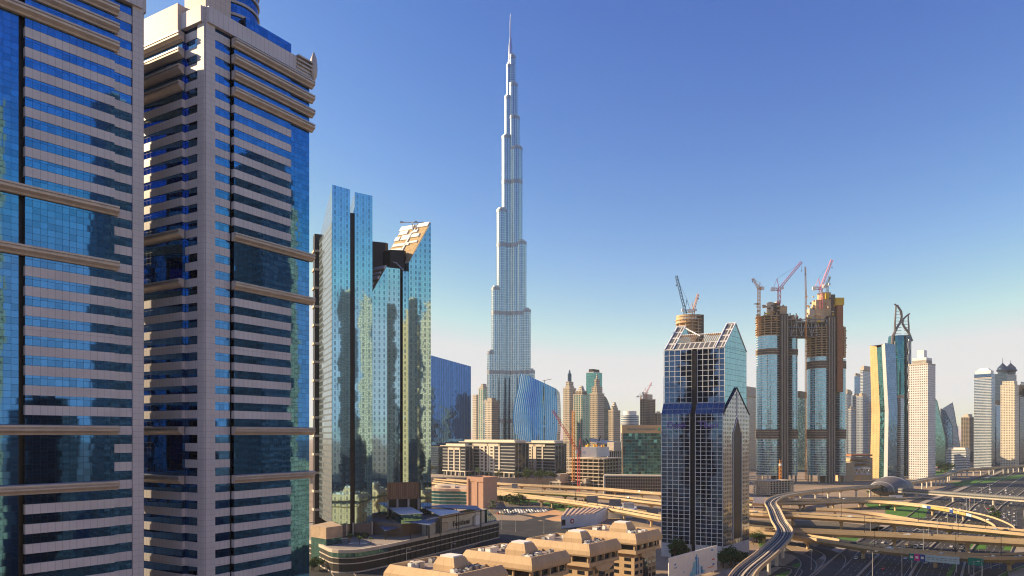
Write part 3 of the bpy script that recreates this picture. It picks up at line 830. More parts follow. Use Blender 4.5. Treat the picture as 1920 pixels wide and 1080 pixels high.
    for i in range(14):
        s, t = r2.uniform(2.5, 7.5), 2.5 + i * 1.9
        if i >= 9: s, t = r2.uniform(22, 33), r2.uniform(4, 20)
        k = T(s, t)
        ac = thing("air_unit", "grey rooftop air unit on a tan apartment block", "air conditioner", (k[0], k[1], 26.2), "rooftop air units")
        p = MB(); w, h, l = r2.uniform(1.4, 3.0), r2.uniform(1.3, 2.3), r2.uniform(1.4, 2.8)
        p.box((k[0], k[1], 26.35), w, l, h, 0, math.atan2(e1[1], e1[0])); p.build("casing", [m_ac if r2.random() < .6 else m_white], ac)
        p = MB(); p.tube((k[0], k[1], 26.35 + h), (k[0], k[1], 26.6 + h), .45, 0, 10); p.build("fan_ring", [m_dark], ac)
    k = T(27, 7); tk = thing("water_tank", "white slatted tank box on the roof of a tan apartment block", "tank", (k[0], k[1], 26.2), "rooftop tank boxes")
    p = MB(); p.box((k[0], k[1], 26.2), 4.6, 3, 2.4, 0, math.atan2(e1[1], e1[0])); p.build("casing", [m_white], tk)
    p = MB(); p.box((k[0], k[1], 28.6), 4.9, 3.3, .2, 0, math.atan2(e1[1], e1[0])); p.build("lid", [m_conc], tk)
    # fins inside the far parapet
    for i in range(7):
        p = MB(); k = T(.95 + .6, 0); s = 3.2 + i * 4.4
        slab(p, add(O, e1, Dp), e2, (-e1[0], -e1[1]), s, s + .5, .9, 2.0, 24.9, 27.3); p.build("parapet_fin", [m_tan2], root)
labs = ["nearest tan apartment block, its front corner cut by the bottom of the photo", "second tan apartment block from the camera, half in shadow",
        "third tan apartment block from the camera", "farthest tan apartment block, close to the gabled grid tower"]
for i in range(4): apartment(labs[i], add(A0, (28.4, 35.5), i - 2))
# ================================================================ raised ground of the far quarter
m_far = mat("far_paving", (0.34, 0.28, 0.22), .95, var=.2, scale=.05)
rg = MB(); rg.prism([(-330, 1130), (-120, 1090), (60, 1075), (185, 1075), (260, 1120), (260, 2600), (-330, 2600)], 0.01, 13.0, 0)
tag(rg.build("raised_ground", m_far), kind="structure")
ZG = 13.0

# ================================================================ the tall spire tower
BY = 1232.0; SC = BY / FPX
bx = XA(957, BY)
m_bk = facade("spire_tower_skin", (0.56, 0.64, 0.68), (0.18, 0.33, 0.45), fh=4.2, bay=3.4, wy=(.16, 1.1), wx=(.36, 1.1), metal=.9, rough=.2, tilt=.006, vary=.2, wmetal=.85, wrough=.3)
m_bkd = facade("spire_tower_band", (0.40, 0.42, 0.45), (0.2, 0.24, 0.3), fh=1.2, bay=1.6, wy=(.4, 1.1), wx=(.2, 1.1), metal=.8, rough=.3, wmetal=.6, wrough=.4)
m_spire = mat("spire_steel", (0.72, 0.74, 0.76), .25, .85, var=.05)
bt = thing("spire_tower", "immensely tall silver stepped tower ending in a thin spire", "skyscraper", (bx, BY, ZG))
wl, wr, wb_ = unit((-.93, -.36)), unit((.93, -.36)), (0.0, 1.0)
def capsule(c, d, L, w, N=9):
    n = perp(d); pts = []
    for i in range(N + 1):
        a = -math.pi / 2 + math.pi * i / N
        pts.append((c[0] + d[0] * (L - w + w * math.cos(a)) + n[0] * w * math.sin(a), c[1] + d[1] * (L - w + w * math.cos(a)) + n[1] * w * math.sin(a)))
    pts += [(c[0] + n[0] * w, c[1] + n[1] * w), (c[0] - n[0] * w, c[1] - n[1] * w)]
    return ccw(pts)
C_ = (bx, BY)
zy = lambda y: ZA(y, BY)
left = [(48, 752, 5.0), (41, 660, 6.2), (33, 541, 7.4), (23, 395, 8.8), (13.5, 257, 8.4), (8.8, 182, 6.5), (6.2, 122, 4.6)]
right = [(43.5, 695, 5.0), (35.5, 582, 6.6), (27, 455, 8.0), (19, 278, 9.2), (14, 220, 8.4), (11, 158, 6.6), (7.8, 105, 4.6)]
back = [(46, 720, 8), (37, 610, 8), (28, 480, 8), (20, 330, 8), (13, 235, 8), (9, 170, 6)]
def rring(r, z, c=C_, N=16): return [(c[0] + r * math.cos(2 * math.pi * i / N), c[1] + r * math.sin(2 * math.pi * i / N), z) for i in range(N)]
for wing_, d in ((left, wl), (right, wr), (back, wb_)):
    for L_, yt, w in wing_:
        Lm = L_ * SC / (abs(d[0]) if abs(d[0]) > .1 else 1); Lm += w * .05
        p = MB(); q = capsule(C_, d, Lm, w)
        zt_ = zy(yt)
        q = ccw(q)
        p.prism(q, ZG, zt_, 0, 1, cont=True)
        nose = add(C_, d, Lm - w * .9)                     # round bay at the end of every tier, a little proud of its flanks
        p.prism([k[:2] for k in rring(w * 1.16, 0, nose, 20)], ZG, zt_ - .4, 0, 1, cont=True)
        p.build("wing_tier", [m_bk, m_steel], bt, smooth=True)
        p = MB(); q2 = off_poly(q, .35); p.prism(q2, zt_ - 6, zt_ - 1.0, 0, cont=True, bottom=True); p.prism([k[:2] for k in rring(w * 1.16 + .35, 0, nose, 20)], zt_ - 6, zt_ - 1.2, 0, cont=True, bottom=True); p.build("tier_band", [m_bkd], bt, smooth=True)
        p = MB(); p.prism(off_poly(q, -.8), zt_, zt_ + 2.2, 0, cont=True); p.build("tier_parapet", [m_steel], bt)
        for yb in (345, 463, 590, 700, 790):
            zb = zy(yb)
            if zb < zt_ - 30: 
                p = MB(); p.prism(off_poly(q, .25), zb - 3, zb + 4, 0, cont=True, bottom=True); p.prism([k[:2] for k in rring(w * 1.16 + .3, 0, nose, 20)], zb - 3, zb + 4, 0, cont=True, bottom=True); p.build("plant_floor_band", [m_bkd], bt, smooth=True)
p = MB(); p.loft([rring(9, ZG), rring(9, zy(250)), rring(7, zy(200)), rring(5.4, zy(150)), rring(4.4, zy(112))], 0); p.build("core", [m_bk], bt, smooth=True)
p = MB(); p.loft([rring(3.6, zy(125)), rring(3.4, zy(84)), rring(2.4, zy(82)), rring(2.2, zy(72)), rring(1.3, zy(70)), rring(1.1, zy(40)), rring(.7, zy(38)), rring(.45, zy(26))], 0); p.build("spire", [m_spire], bt, smooth=True)

# ================================================================ background towers
def win(name, wall, glass, **k): return facade(name, wall, glass, **{**dict(fh=3.8, bay=3.2, wy=(.3, .85), wx=(.25, .8), metal=.6, rough=.12, tilt=.02, vary=.4), **k})
m_t_sand = win("sand_facade", (.50, .42, .32), (.16, .2, .24))
m_t_cream = win("cream_facade", (.64, .56, .44), (.12, .15, .18))
m_t_cgreen = win("cream_green_facade", (.58, .52, .42), (.16, .42, .38), bay=5, wx=(.3, .95), wy=(.15, .95))
m_t_teal = win("teal_facade", (.10, .22, .22), (.14, .42, .40), bay=2, wx=(.06, 1.1), wy=(.12, 1.1), metal=.9, rough=.05)
m_t_white = win("white_square_facade", (.66, .63, .62), (.03, .035, .045), bay=3.0, fh=4.2, wx=(.28, .74), wy=(.28, .74), metal=.1)
m_t_whiteh = win("white_banded_facade", (.66, .66, .66), (.10, .2, .3), bay=2, wx=(-1, 2), wy=(.35, .9))
m_t_blue = win("blue_facade", (.10, .16, .24), (.10, .26, .48), bay=1.8, wx=(.08, 1.1), wy=(.14, 1.1), metal=.9, rough=.06)
m_t_bluew = win("blue_white_facade", (.60, .64, .68), (.10, .24, .40), bay=2.2, wx=(.12, 1.0), wy=(.28, 1.0), metal=.8, rough=.06)
m_t_dk = win("dark_blue_facade", (.05, .07, .10), (.06, .12, .2), bay=1.6, wx=(.1, 1.1), wy=(.25, 1.1), metal=.8, rough=.08)
m_t_grey = win("grey_blue_facade", (.36, .40, .46), (.12, .18, .26), bay=3, wx=(.25, .9), wy=(.3, .9))
m_t_raw = win("raw_floor_facade", (.34, .27, .21), (.04, .04, .04), bay=6, wx=(.12, .95), wy=(.18, 1.0), metal=0, rough=.8)
def bg(name, label, pxl, pxm, pxr, ytop, Y, m, z0=0.0, crown=None, dl=E2, dr=E1, group=None, cat="tower"):
    q = corner_poly(pxl, pxm, pxr, Y, dl, dr)
    root = thing(name, label, cat, (q[0][0], q[0][1], z0), group)
    zt_ = ZA(ytop, Y)
    p = MB(); p.prism(q, z0, zt_, 0, 1); p.build("wall", [m, m_conc], root)
    w = math.hypot(q[1][0] - q[0][0], q[1][1] - q[0][1])
    p = MB(); p.prism(off_poly(q, -.12 * w), zt_, zt_ + .22 * w, 0); p.build("plant_room", [m_conc if m not in (m_t_teal, m_t_blue, m_t_dk) else m_dark], root)
    p = MB(); A = off_poly(q, .35)
    for i in range(4):
        j = (i + 1) % 4; B = off_poly(q, -.4); p.prism([A[i], A[j], B[j], B[i]], zt_ - .6, zt_ + 1.3, 0, bottom=True)
    p.build("parapet", [m_conc if m not in (m_t_teal, m_t_blue, m_t_dk) else m_steel], root)
    zz = zt_
    for c in (crown or []):                     # (inset share, height, material[, cone])
        qq = off_poly(q, -c[0] * w)
        if len(c) > 3:
            cc = cen(qq); p = MB(); p.loft([[(*k, zz) for k in qq], [(*add(cc, (k[0] - cc[0], k[1] - cc[1]), c[3]), zz + c[1]) for k in qq]], 0)
        else:
            p = MB(); p.prism(qq, zz, zz + c[1], 0)
        p.build("crown_tier", [c[2]], root); zz += c[1]
    return root, q, zt_

bg("residential_tower", "narrow cream tower low beside the left foot of the spire tower", 886, 893, 900, 742, 1500, m_t_cream, ZG)
bg("residential_tower", "cream and green tower just left of the spire tower", 897, 906, 917, 728, 1450, m_t_cgreen, ZG, [(.2, 10, m_t_cream)])
bg("residential_tower", "low cream block in front of the left foot of the spire tower", 909, 922, 940, 752, 1200, m_t_cream, ZG)
bg("residential_tower", "sand coloured tower with dark top turret right of the curved glass building", 1056, 1068, 1080, 728, 1380, m_t_sand, ZG, [(.16, 14, m_t_sand), (.28, 16, m_t_dk), (.4, 8, m_t_dk, .3)])
bg("residential_tower", "cream tower with green glass front and domed cap", 1075, 1092, 1105, 740, 1250, m_t_cgreen, ZG, [(.12, 8, m_t_cream), (.25, 9, m_t_cream, .5)])
bg("office_tower", "flat topped teal glass tower behind the cream towers", 1099, 1113, 1129, 698, 1600, m_t_teal, ZG)
bg("residential_tower", "sand coloured tower with stepped turret in front of the teal glass tower", 1106, 1120, 1133, 738, 1300, m_t_sand, ZG, [(.1, 14, m_t_sand), (.24, 14, m_t_sand), (.36, 10, m_t_cream, .4)])
rt = thing("office_tower", "dark blue tower with curved top edge beside the stepped sand tower", "tower", (XA(1138, 1420), 1420, ZG))
Pq = corner_poly(1128, 1132, 1146, 1420)
p = MB(); xs = [i / 8 for i in range(9)]
Z = [ZA(742, 1420) + (ZA(770, 1420) - ZA(742, 1420)) * (x ** 2) for x in xs]
for i in range(8):
    a, b = [add(Pq[0], (Pq[1][0] - Pq[0][0], Pq[1][1] - Pq[0][1]), x) for x in (xs[i], xs[i + 1])]
    off = (Pq[3][0] - Pq[0][0], Pq[3][1] - Pq[0][1])
    p.prism([a, b, add(b, off), add(a, off)], ZG, 0, 0, ztop=[Z[i], Z[i + 1], Z[i + 1], Z[i]])
p.build("wall", [m_t_dk], rt)
bg("residential_tower", "low sand tower with a square turret left of the round white building", 1141, 1150, 1163, 770, 1350, m_t_sand, ZG, [(.15, 9, m_t_cream), (.3, 8, m_t_cream, .5)])
rb = thing("round_office", "round white banded office building with a flat drum roof", "office building", (XA(1181, 1500), 1500, ZG))
c = (XA(1181, 1500), 1500)
p = MB(); p.prism([k[:2] for k in rring(19, 0, c, 32)], ZG, ZA(779, 1500), 0, cont=True); p.build("wall", [m_t_whiteh], rb, smooth=True)
p = MB(); p.prism([k[:2] for k in rring(14, 0, c, 32)], ZA(779, 1500), ZA(771, 1500), 0, cont=True); p.build("roof_drum", [m_white], rb, smooth=True)

# curved blue glass building with ribs
CY = 1165.0
cg = thing("curved_glass_building", "blue glass building with bulging sides, vertical ribs and a slanted curved roof line", "office building", (XA(1005, CY), CY, ZG))
m_cg = facade("ribbed_blue_glass", (0.42, 0.52, 0.60), (0.07, 0.24, 0.46), fh=4.2, bay=4.4, wy=(-1, 2), wx=(.0, .72), metal=1, rough=.05, tilt=.01, wave=.02, wscale=.03, vary=.2, wmetal=.7, wrough=.2)
rows = 14; cols = 22
def cgp(i, j):
    v = j / rows; u = i / cols
    ytop = 700 + 29 * u ** 1.15
    y = 832 + (ytop - 832) * v
    xl = 967 - 5 * math.sin(math.pi * min(1, v * 1.25)) + 18 * max(0, v - .35) ** 1.8
    xr = 1041 + 5 * math.sin(math.pi * (.15 + .7 * v))
    Yd = CY + 10 * v + 14 * (u - .5) ** 2 * 4
    return (XA(xl + (xr - xl) * u, Yd), Yd, ZA(y, Yd))
p = MB()
for i in range(cols):
    for j in range(rows):
        q = [cgp(i, j), cgp(i + 1, j), cgp(i + 1, j + 1), cgp(i, j + 1)]
        p.face(q, 0, [(i * 4.4, q[0][2]), (i * 4.4 + 4.39, q[1][2]), (i * 4.4 + 4.39, q[2][2]), (i * 4.4, q[3][2])])
p.build("glass_front", [m_cg], cg)
p = MB(); back_off = (8, 38)
for i in range(cols):
    a, b = cgp(i, rows), cgp(i + 1, rows)
    p.face([a, b, (b[0] + back_off[0], b[1] + back_off[1], b[2] - 4), (a[0] + back_off[0], a[1] + back_off[1], a[2] - 4)], 0)
p.build("roof", [m_steel], cg)
for side, sgn in ((0, 1), (cols, -1)):
    p = MB()
    for j in range(rows):
        a, b = cgp(side, j), cgp(side, j + 1)
        A2, B2 = [(k[0] + 8, k[1] + 38, k[2] - 4 * jj / rows) for k, jj in ((a, j), (b, j + 1))]
        q = [a, A2, B2, b] if sgn < 0 else [A2, a, b, B2]
        p.face(q, 0)
    p.build("end_wall", [m_t_dk], cg)
p = MB(); a = cgp(15, rows); p.tube((a[0], a[1] + 8, a[2] - 2), (a[0], a[1] + 8, a[2] + 6), .5, 0); p.tube((a[0] - 4, a[1] + 8, a[2] + 4.5), (a[0] + 12, a[1] + 8, a[2] + 8), .4, 0); p.build("cleaning_gantry", [m_dark], cg)

# dark blue ribbed cuboid behind the teal twins
QY = 1240.0
qb = thing("ribbed_glass_block", "deep blue glass block with vertical ribs beside the farther teal tower", "office building", (XA(845, QY), QY, 0))
m_qb = facade("ribbed_deep_blue", (0.02, 0.04, 0.12), (0.06, 0.18, 0.48), fh=4.0, bay=3.3, wy=(-1, 2), wx=(.14, 1.1), metal=1, rough=.04, tilt=.004, wave=.02, wscale=.05, vary=.2, wrough=.2, wmetal=.8)
P = (XA(800, QY), QY); dq = unit((.87, .22)); s1 = abs(solve(P, dq, 883))
za, zb = ZA(664, P[1]), ZA(687, add(P, dq, s1)[1])
p = MB(); q = [P, add(P, dq, s1), add(add(P, dq, s1), perp(dq), 40), add(P, perp(dq), 40)]
p.prism(q, 0, 0, 0, 1, ztop=[za, zb, zb, za]); p.build("glass_wall", [m_qb, m_dark], qb)
for i in range(17):
    s = (i + .5) * s1 / 17; p = MB(); slab(p, P, dq, (dq[1], -dq[0]), s - .2, s + .2, -.02, .9, 13, za + (zb - za) * s / s1)
    p.build("rib", [m_t_blue], qb)
q2 = corner_poly(798, 822, 836, QY - 60)
p = MB(); p.prism(q2, 0, ZA(838, QY - 60), 0, 1); p.build("base_block", [m_t_dk, m_conc], qb)

# ---------------------------------------------------------------- pale office blocks with dark glazing
m_of = mat("cream_stone", (.66, .58, .46), .8, var=.06)
m_ofg = facade("office_ribbon_glass", (.34, .33, .32), (.05, .06, .08), fh=5.1, bay=2, wx=(-1, 2), wy=(.18, .9), metal=.5, rough=.1, tilt=.02, vary=.4)
m_ofd = facade("office_dark_glass", (.35, .36, .38), (.03, .045, .07), fh=5.1, bay=9, wx=(.12, 1.1), wy=(-1, 2), metal=.7, rough=.08, tilt=.02, vary=.3)
def office(label, pxl, pxm, pxr, ytop, Y, panels, dl, dr):
    q = corner_poly(pxl, pxm, pxr, Y, dl, dr); P = q[0]
    root = thing("office_block", label, "office building", (P[0], P[1], ZG), "cream office blocks")
    zt_ = ZA(ytop, Y); L_ = math.hypot(q[3][0] - P[0], q[3][1] - P[1]); D_ = math.hypot(q[1][0] - P[0], q[1][1] - P[1])
    nl = (-dl[1], dl[0]); nl = nl if nl[1] < 0 else (dl[1], -dl[0])
    ns_ = (dr[1], -dr[0])
    zb_ = ZG + 8
    p = MB(); p.prism(q, zb_, zt_, 0, 1)
    p.build("glazing", [m_ofg, m_conc], root)
    p = MB(); slab(p, P, dr, ns_, .6, D_ - .3, -.2, .2, zb_, zt_ - .5); p.build("side_glazing", [m_ofd], root)
    p = MB(); A = off_poly(q, 3.2); p.prism(A, zt_ + .8, zt_ + 2.0, 0, bottom=True); p.build("roof", [m_of], root)
    p = MB(); p.prism(off_poly(q, -4), zt_, zt_ + 5, 0); p.build("plant_room", [m_of], root)
    p = MB(); p.prism(off_poly(q, .7), zb_ - 1.4, zb_ + .3, 0, bottom=True); p.build("base_band", [m_of], root)
    p = MB(); p.prism(off_poly(q, -1.5), ZG, zb_ - 1.2, 0); p.build("base_glazing", [m_ofd], root)
    for i in range(max(3, int(L_ / 11))):
        s = i * L_ / max(3, int(L_ / 11)); p = MB(); slab(p, P, dl, nl, s, s + 1.2, -1.4, .5, ZG, zb_ - 1.2); p.build("base_column", [m_of], root)
    for f0, f1, kind in panels:
        s0, s1_ = f0 * L_, f1 * L_
        if kind == "frame":                       # cream portal with uprights
            p = MB(); slab(p, P, dl, nl, s0, s1_, -.2, .7, zt_ - 5, zt_); p.build("portal_head", [m_of], root)
        if kind == "post":
            p = MB(); slab(p, P, dl, nl, s0, s1_, -.2, .7, zb_, zt_ - .02); p.build("portal_post", [m_of], root)
        if kind == "holes":
            p = MB(); slab(p, P, dl, nl, s0, s1_, -.2, .65, zb_, zt_ - 4.9); p.build("portal_post", [m_of], root)
            n_ = 8; dz = (zt_ - 5 - zb_) / n_
            for k in range(n_):
                p = MB(); slab(p, P, dl, nl, s0 + (s1_ - s0) * .28, s0 + (s1_ - s0) * .72, .4, .7, zb_ + (k + .3) * dz, zb_ + (k + .75) * dz); p.build("window", [m_dark], root)
    return root
odl, odr = unit((-.72, .69)), unit((.60, .80))
office("left cream office block, partly behind the middle one", 830, 872, 885, 838, 1120, [(.2, .75, "frame"), (.2, .24, "post"), (.45, .5, "post"), (.71, .75, "post")], odl, odr)
office("middle cream office block, broadest, with two columns of square openings", 865, 965, 992, 831, 1080, [(.26, .78, "frame"), (.26, .285, "post"), (.36, .46, "holes"), (.54, .64, "holes"), (.755, .78, "post"), (.47, .5, "post")], odl, odr)
office("right cream office block below the curved glass building", 990, 1040, 1062, 832, 1120, [(.35, 1, "frame"), (.68, .8, "post"), (.84, .98, "holes"), (.42, .47, "post")], odl, odr)
# ================================================================ cranes
m_cred = mat("crane_red", (.55, .06, .06), .5, .1, var=.1)
m_cor = mat("crane_orange", (.70, .28, .05), .5, .1, var=.1)
m_cblue = mat("crane_blue", (.06, .14, .26), .5, .1, var=.1)
m_cpink = mat("crane_pink", (.66, .16, .22), .5, .1, var=.1)
m_yel = mat("safety_yellow", (.70, .46, .05), .6, var=.1)
def crane(label, base, h, tip, m, w=2.4, tail=9.0, group="tower cranes"):
    root = thing("tower_crane", label, "crane", base, group)
    x, y, z = base; top = (x, y, z + h); r = max(.12, w * .1)
    p = MB(); p.lattice(base, top, w, 0, r); p.build("mast", [m], root)
    j = Vector(tip) - Vector(top); hd = Vector((j.x, j.y, 0)); hd = hd.normalized() if hd.length > .1 else Vector((1, 0, 0))
    p = MB(); p.lattice(top, tip, w * .8, 0, r * .9); p.build("jib", [m], root)
    p = MB(); e = Vector(top) - hd * tail; p.lattice(top, tuple(e), w * .9, 0, r); p.build("counter_jib", [m], root)
    p = MB(); p.box((e.x, e.y, e.z - w * .7), w * 1.6, w * 1.3, w * 1.4, 0, math.atan2(hd.y, hd.x)); p.build("counterweight", [m_white], root)
    p = MB(); p.box((x + hd.x * w, y + hd.y * w - w * .5, z + h - w * .2), w, w, w, 0); p.build("cab", [m_white], root)
    a = Vector(top) - hd * tail * .35 + Vector((0, 0, j.length * .22 + 5))
    p = MB(); p.tube(top, a, r * 1.3, 0, 4); p.tube(tuple(e), a, r * .7, 0, 4); p.build("a_frame", [m], root)
    p = MB(); p.tube(tuple(a), tuple(Vector(top) + j * .92), r * .45, 0, 3); p.build("tie_cable", [m_dark], root)
    p = MB(); t = Vector(tip); p.tube(tip, (t.x, t.y, t.z - j.length * .25), r * .4, 0, 3); p.box((t.x, t.y, t.z - j.length * .25 - 1.5), 1.2, 1.2, 1.6, 0); p.build("hook", [m_dark], root)
    return root
def PZ(px, py, Y): return (XA(px, Y), Y, ZA(py, Y))

def floors_frame(root, q, z0, z1, dz, m, bays=5, name="floor_slab", inset=1.2):
    z = z0; k = 0
    while z < z1:
        p = MB(); p.prism(off_poly(q, rnd.uniform(-.2, .5)), z, z + dz * .24, 0, bottom=True); p.build(name, [m], root); z += dz
    n = len(q); Q = off_poly(q, -inset)
    for i in range(n):
        a, b = Q[i], Q[(i + 1) % n]
        for k in range(bays):
            f = k / bays; c = (a[0] + (b[0] - a[0]) * f, a[1] + (b[1] - a[1]) * f)
            p = MB(); p.box((c[0], c[1], z0), 1.3, 1.3, z - dz - z0, 0); p.build("column", [m], root)

# concrete frame with the red crane
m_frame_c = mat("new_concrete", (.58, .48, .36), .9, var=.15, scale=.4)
FQ = corner_poly(1062, 1133, 1172, 985, unit((-.80, .60)), unit((.60, .80)))
cf = thing("concrete_frame", "unfinished concrete frame building with bare floors below the red crane", "construction site", (*FQ[0], 0))
floors_frame(cf, FQ, 3.0, 48, 5.2, m_frame_c, 7)
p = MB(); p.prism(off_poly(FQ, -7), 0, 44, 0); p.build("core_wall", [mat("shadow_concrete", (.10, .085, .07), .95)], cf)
q = corner_poly(1090, 1118, 1142, 1000, unit((-.93, .25)), unit((.55, .83)))
p = MB(); p.prism(q, 48, 62, 0); p.build("formwork_screen", [m_white], cf)
for i in range(8):
    k = cen(q); a = (k[0] + rnd.uniform(-14, 14), k[1] + rnd.uniform(-8, 8)); p = MB(); p.box((a[0], a[1], 62), 3, 2, rnd.uniform(2, 5), 0, rnd.random()); p.build("formwork_box", [m_cor if i % 2 else m_yel], cf)
crane("red luffing crane standing at the bare concrete frame, jib up to the left", (XA(1085, 975), 975, 0), ZA(848, 975), PZ(1037, 770, 975), m_cred, 3.2, 7)
p = thing("crane_mast", "orange crane mast beside the red crane", "crane", (XA(1075, 995), 995, 13)); q_ = MB(); q_.lattice((XA(1075, 995), 995, 13), PZ(1075, 770, 995), 3, 0, .4); q_.build("mast", [m_cor], p)
q_ = MB(); q_.box((XA(1075, 995), 995, 12.2), 6, 6, 1, 0); q_.build("base_block", [m_conc], p)
# low site sheds in front
for i, (a, b, c_, yt, Y) in enumerate(((1030, 1052, 1090, 905, 1000), (1088, 1100, 1120, 906, 990))):
    bg("site_shed", ["long brown site shed left of the concrete frame", "short brown site shed in front of the concrete frame"][i], a, b, c_, yt, Y, m_t_raw, 0, cat="shed")

# boat shaped white roof hall and dark ribbed hall behind
hb = bg("ribbed_hall", "dark hall with white uprights behind the concrete frame", 1138, 1142, 1180, 846, 1060, win("white_uprights", (.7, .66, .6), (.03, .03, .04), bay=6, fh=60, wx=(.3, 1.0), wy=(.0, .9), metal=.2), 0, cat="hall")
bo = thing("station_hall", "long pale hall with a boat shaped curved roof", "hall", (XA(1140, 1250), 1250, ZG))
p = MB(); rows_ = []
for i in range(13):
    f = i / 12; Yq = 1250; x = XA(1106 + (1190 - 1106) * f, Yq); w = 4 + 20 * math.sin(math.pi * min(1, f * .6 + .1)); z = ZA(824 + 12 * f, Yq)
    rows_.append([(x, Yq - w, z - 4), (x, Yq - w * .6, z), (x, Yq, z + 3), (x, Yq + w * .6, z), (x, Yq + w, z - 4)])
for i in range(12):
    for j in range(4): p.face([rows_[i][j], rows_[i + 1][j], rows_[i + 1][j + 1], rows_[i][j + 1]], 0)
p.build("roof", [m_of], bo, smooth=True)
p = MB(); p.prism(ccw([(XA(1112, 1250), 1240), (XA(1190, 1250), 1236), (XA(1190, 1250), 1264), (XA(1112, 1250), 1260)]), ZG, ZA(840, 1250), 0); p.build("wall", [m_t_grey], bo)
for x0, y0, x1, y1 in ((1098, 822, 1106, 834), (1120, 834, 1126, 818)):
    p = MB(); p.tube(PZ(x0, y0, 1240), PZ(x1, y1, 1240), 1.2, 0); p.build("roof_mast", [m_dark], bo)

# far round tower being built, two cranes
uc = bg("unfinished_tower", "distant slim unfinished concrete tower with a crane", 1200, 1208, 1229, 748, 1600, m_t_raw, ZG)
bg("unfinished_tower", "lower distant unfinished block beside the slim one", 1228, 1233, 1241, 775, 1600, m_t_raw, ZG)
crane("distant red crane on the slim unfinished tower", PZ(1212, 748, 1600), 14, PZ(1222, 717, 1600), m_cred, 2.6, 8)
crane("distant orange crane low on the slim unfinished tower", PZ(1202, 750, 1590), 8, PZ(1206, 738, 1590), m_cor, 2.6, 8)

# green glass bank with tan crown and lower wing
BKY = 945.0
Pb = (XA(1167, BKY), BKY); db = unit((.98, -.10)); sb = abs(solve(Pb, db, 1246))
bk = thing("bank_building", "green glass office slab with a lettered tan crown", "office building", (Pb[0], Pb[1], 0))
m_bk2 = facade("green_curtain_wall", (.16, .30, .28), (.14, .36, .34), fh=4.3, bay=4.2, wy=(.12, 1.1), wx=(.05, 1.1), metal=.75, rough=.06, tilt=.03, vary=.45, wrough=.3, blind=.12, blindcol=(.02, .03, .03))
zb0, zb1 = 13.0, ZA(797, BKY)
q = [Pb, add(Pb, db, sb), add(add(Pb, db, sb), perp(db), 30), add(Pb, perp(db), 30)]
p = MB(); p.prism(q, 0, zb1 - 11, 0, 1); p.build("glass_wall", [m_bk2, m_conc], bk)
p = MB(); p.prism(off_poly(q, .5), zb1 - 11, zb1, 0, bottom=True); p.build("crown_band", [m_tan], bk)
for s in (-.7, sb - .6):
    p = MB(); slab(p, Pb, db, (db[1], -db[0]), s, s + 1.6, -1, .6, 0, zb1 - 11); p.build("edge_pier", [m_tan], bk)
nbk = (db[1], -db[0])
text("Standard Chartered", "sign_lettering", mat("sign_teal", (.02, .22, .25), .5), bk, (*add(add(Pb, db, sb * .44), nbk, .8), zb1 - 7), db, 4.6, .1)
p = MB(); k = add(add(Pb, db, sb * .86), nbk, .9); p.tube((k[0], k[1], zb1 - 8), (k[0] + 1.6, k[1], zb1 - 3.4), 1.0, 0); p.tube((k[0] + 1.6, k[1], zb1 - 8), (k[0], k[1], zb1 - 3.4), 1.0, 0); p.build("logo", [mat("logo_green", (.03, .35, .2), .5)], bk)
wq = [(XA(1132, 925), 925), (XA(1248, 918), 918), (XA(1248, 940), 940), (XA(1134, 944), 944)]
wg = thing("bank_annex", "low brown framed annex under the green glass office slab", "office building", (*wq[0], 0))
p = MB(); p.prism(wq, 0, ZA(893, 925), 0, 1, cont=False); p.build("wall", [win("brown_grid", (.42, .32, .22), (.05, .05, .055), bay=2.2, fh=4.2, wx=(.18, 1.0), wy=(.2, 1.0), metal=.4), m_of], wg)
for px in (1133, 1192, 1238):
    p = MB(); k = (XA(px, 923), 923); p.box((k[0], k[1], 0), 2.4, 3, ZA(892, 923), 0); p.build("pier", [m_of], wg)
p = MB(); p.prism(off_poly(wq, .8), ZA(893, 925), ZA(891, 925), 0, bottom=True); p.build("cornice", [m_of], wg)

# pink stair block and the low curved teal building beside it
PKY = 743.0
q = corner_poly(877, 906, 932, PKY)
pk = thing("stair_block", "windowless pink concrete block in front of the flyover", "service building", (*q[0], 0))
m_pk = mat("pink_concrete", (.50, .30, .21), .9, var=.07, scale=.3)
p = MB(); p.prism(q, 0, ZA(897, PKY), 0); p.build("wall", [m_pk], pk)
p = MB(); A = off_poly(q, .6); B = off_poly(q, -.8)
for i in range(4):
    j = (i + 1) % 4; p.prism([A[i], A[j], B[j], B[i]], ZA(897, PKY) - 4, ZA(895, PKY), 0, bottom=True)
p.build("parapet", [m_pk], pk)
p = MB(); slab(p, q[0], E2, (-E1[0], -E1[1]), 8, 12.5, -.2, .6, 0, ZA(897, PKY) - 3); p.build("wall_pilaster", [m_pk], pk)
p = MB(); slab(p, q[0], E2, (-E1[0], -E1[1]), 20, 22.6, -1, 1.6, 0, ZA(897, PKY) - 1); p.build("wall_pilaster", [m_pk], pk)
cu = thing("curved_low_building", "low building with curved teal glass front and flat pinkish roof", "building", (XA(840, 800), 800, 0))
cc = (XA(856, 815), 815)
pts = [(cc[0] + 36 * math.cos(a) , cc[1] + 26 * math.sin(a)) for a in [math.pi * .55 + math.pi * i / 14 for i in range(15)]] + [(XA(884, 780), 780), (XA(884, 835), 835)]
pts = ccw(pts)
p = MB(); p.prism(pts, 0, 15.5, 0, 1, cont=True); p.build("glass_wall", [facade("teal_ribbon", (.5, .44, .36), (.05, .22, .24), fh=3.9, bay=2, wx=(-1, 2), wy=(.25, 1.0), metal=.7, rough=.08, tilt=.02), m_pk], cu)
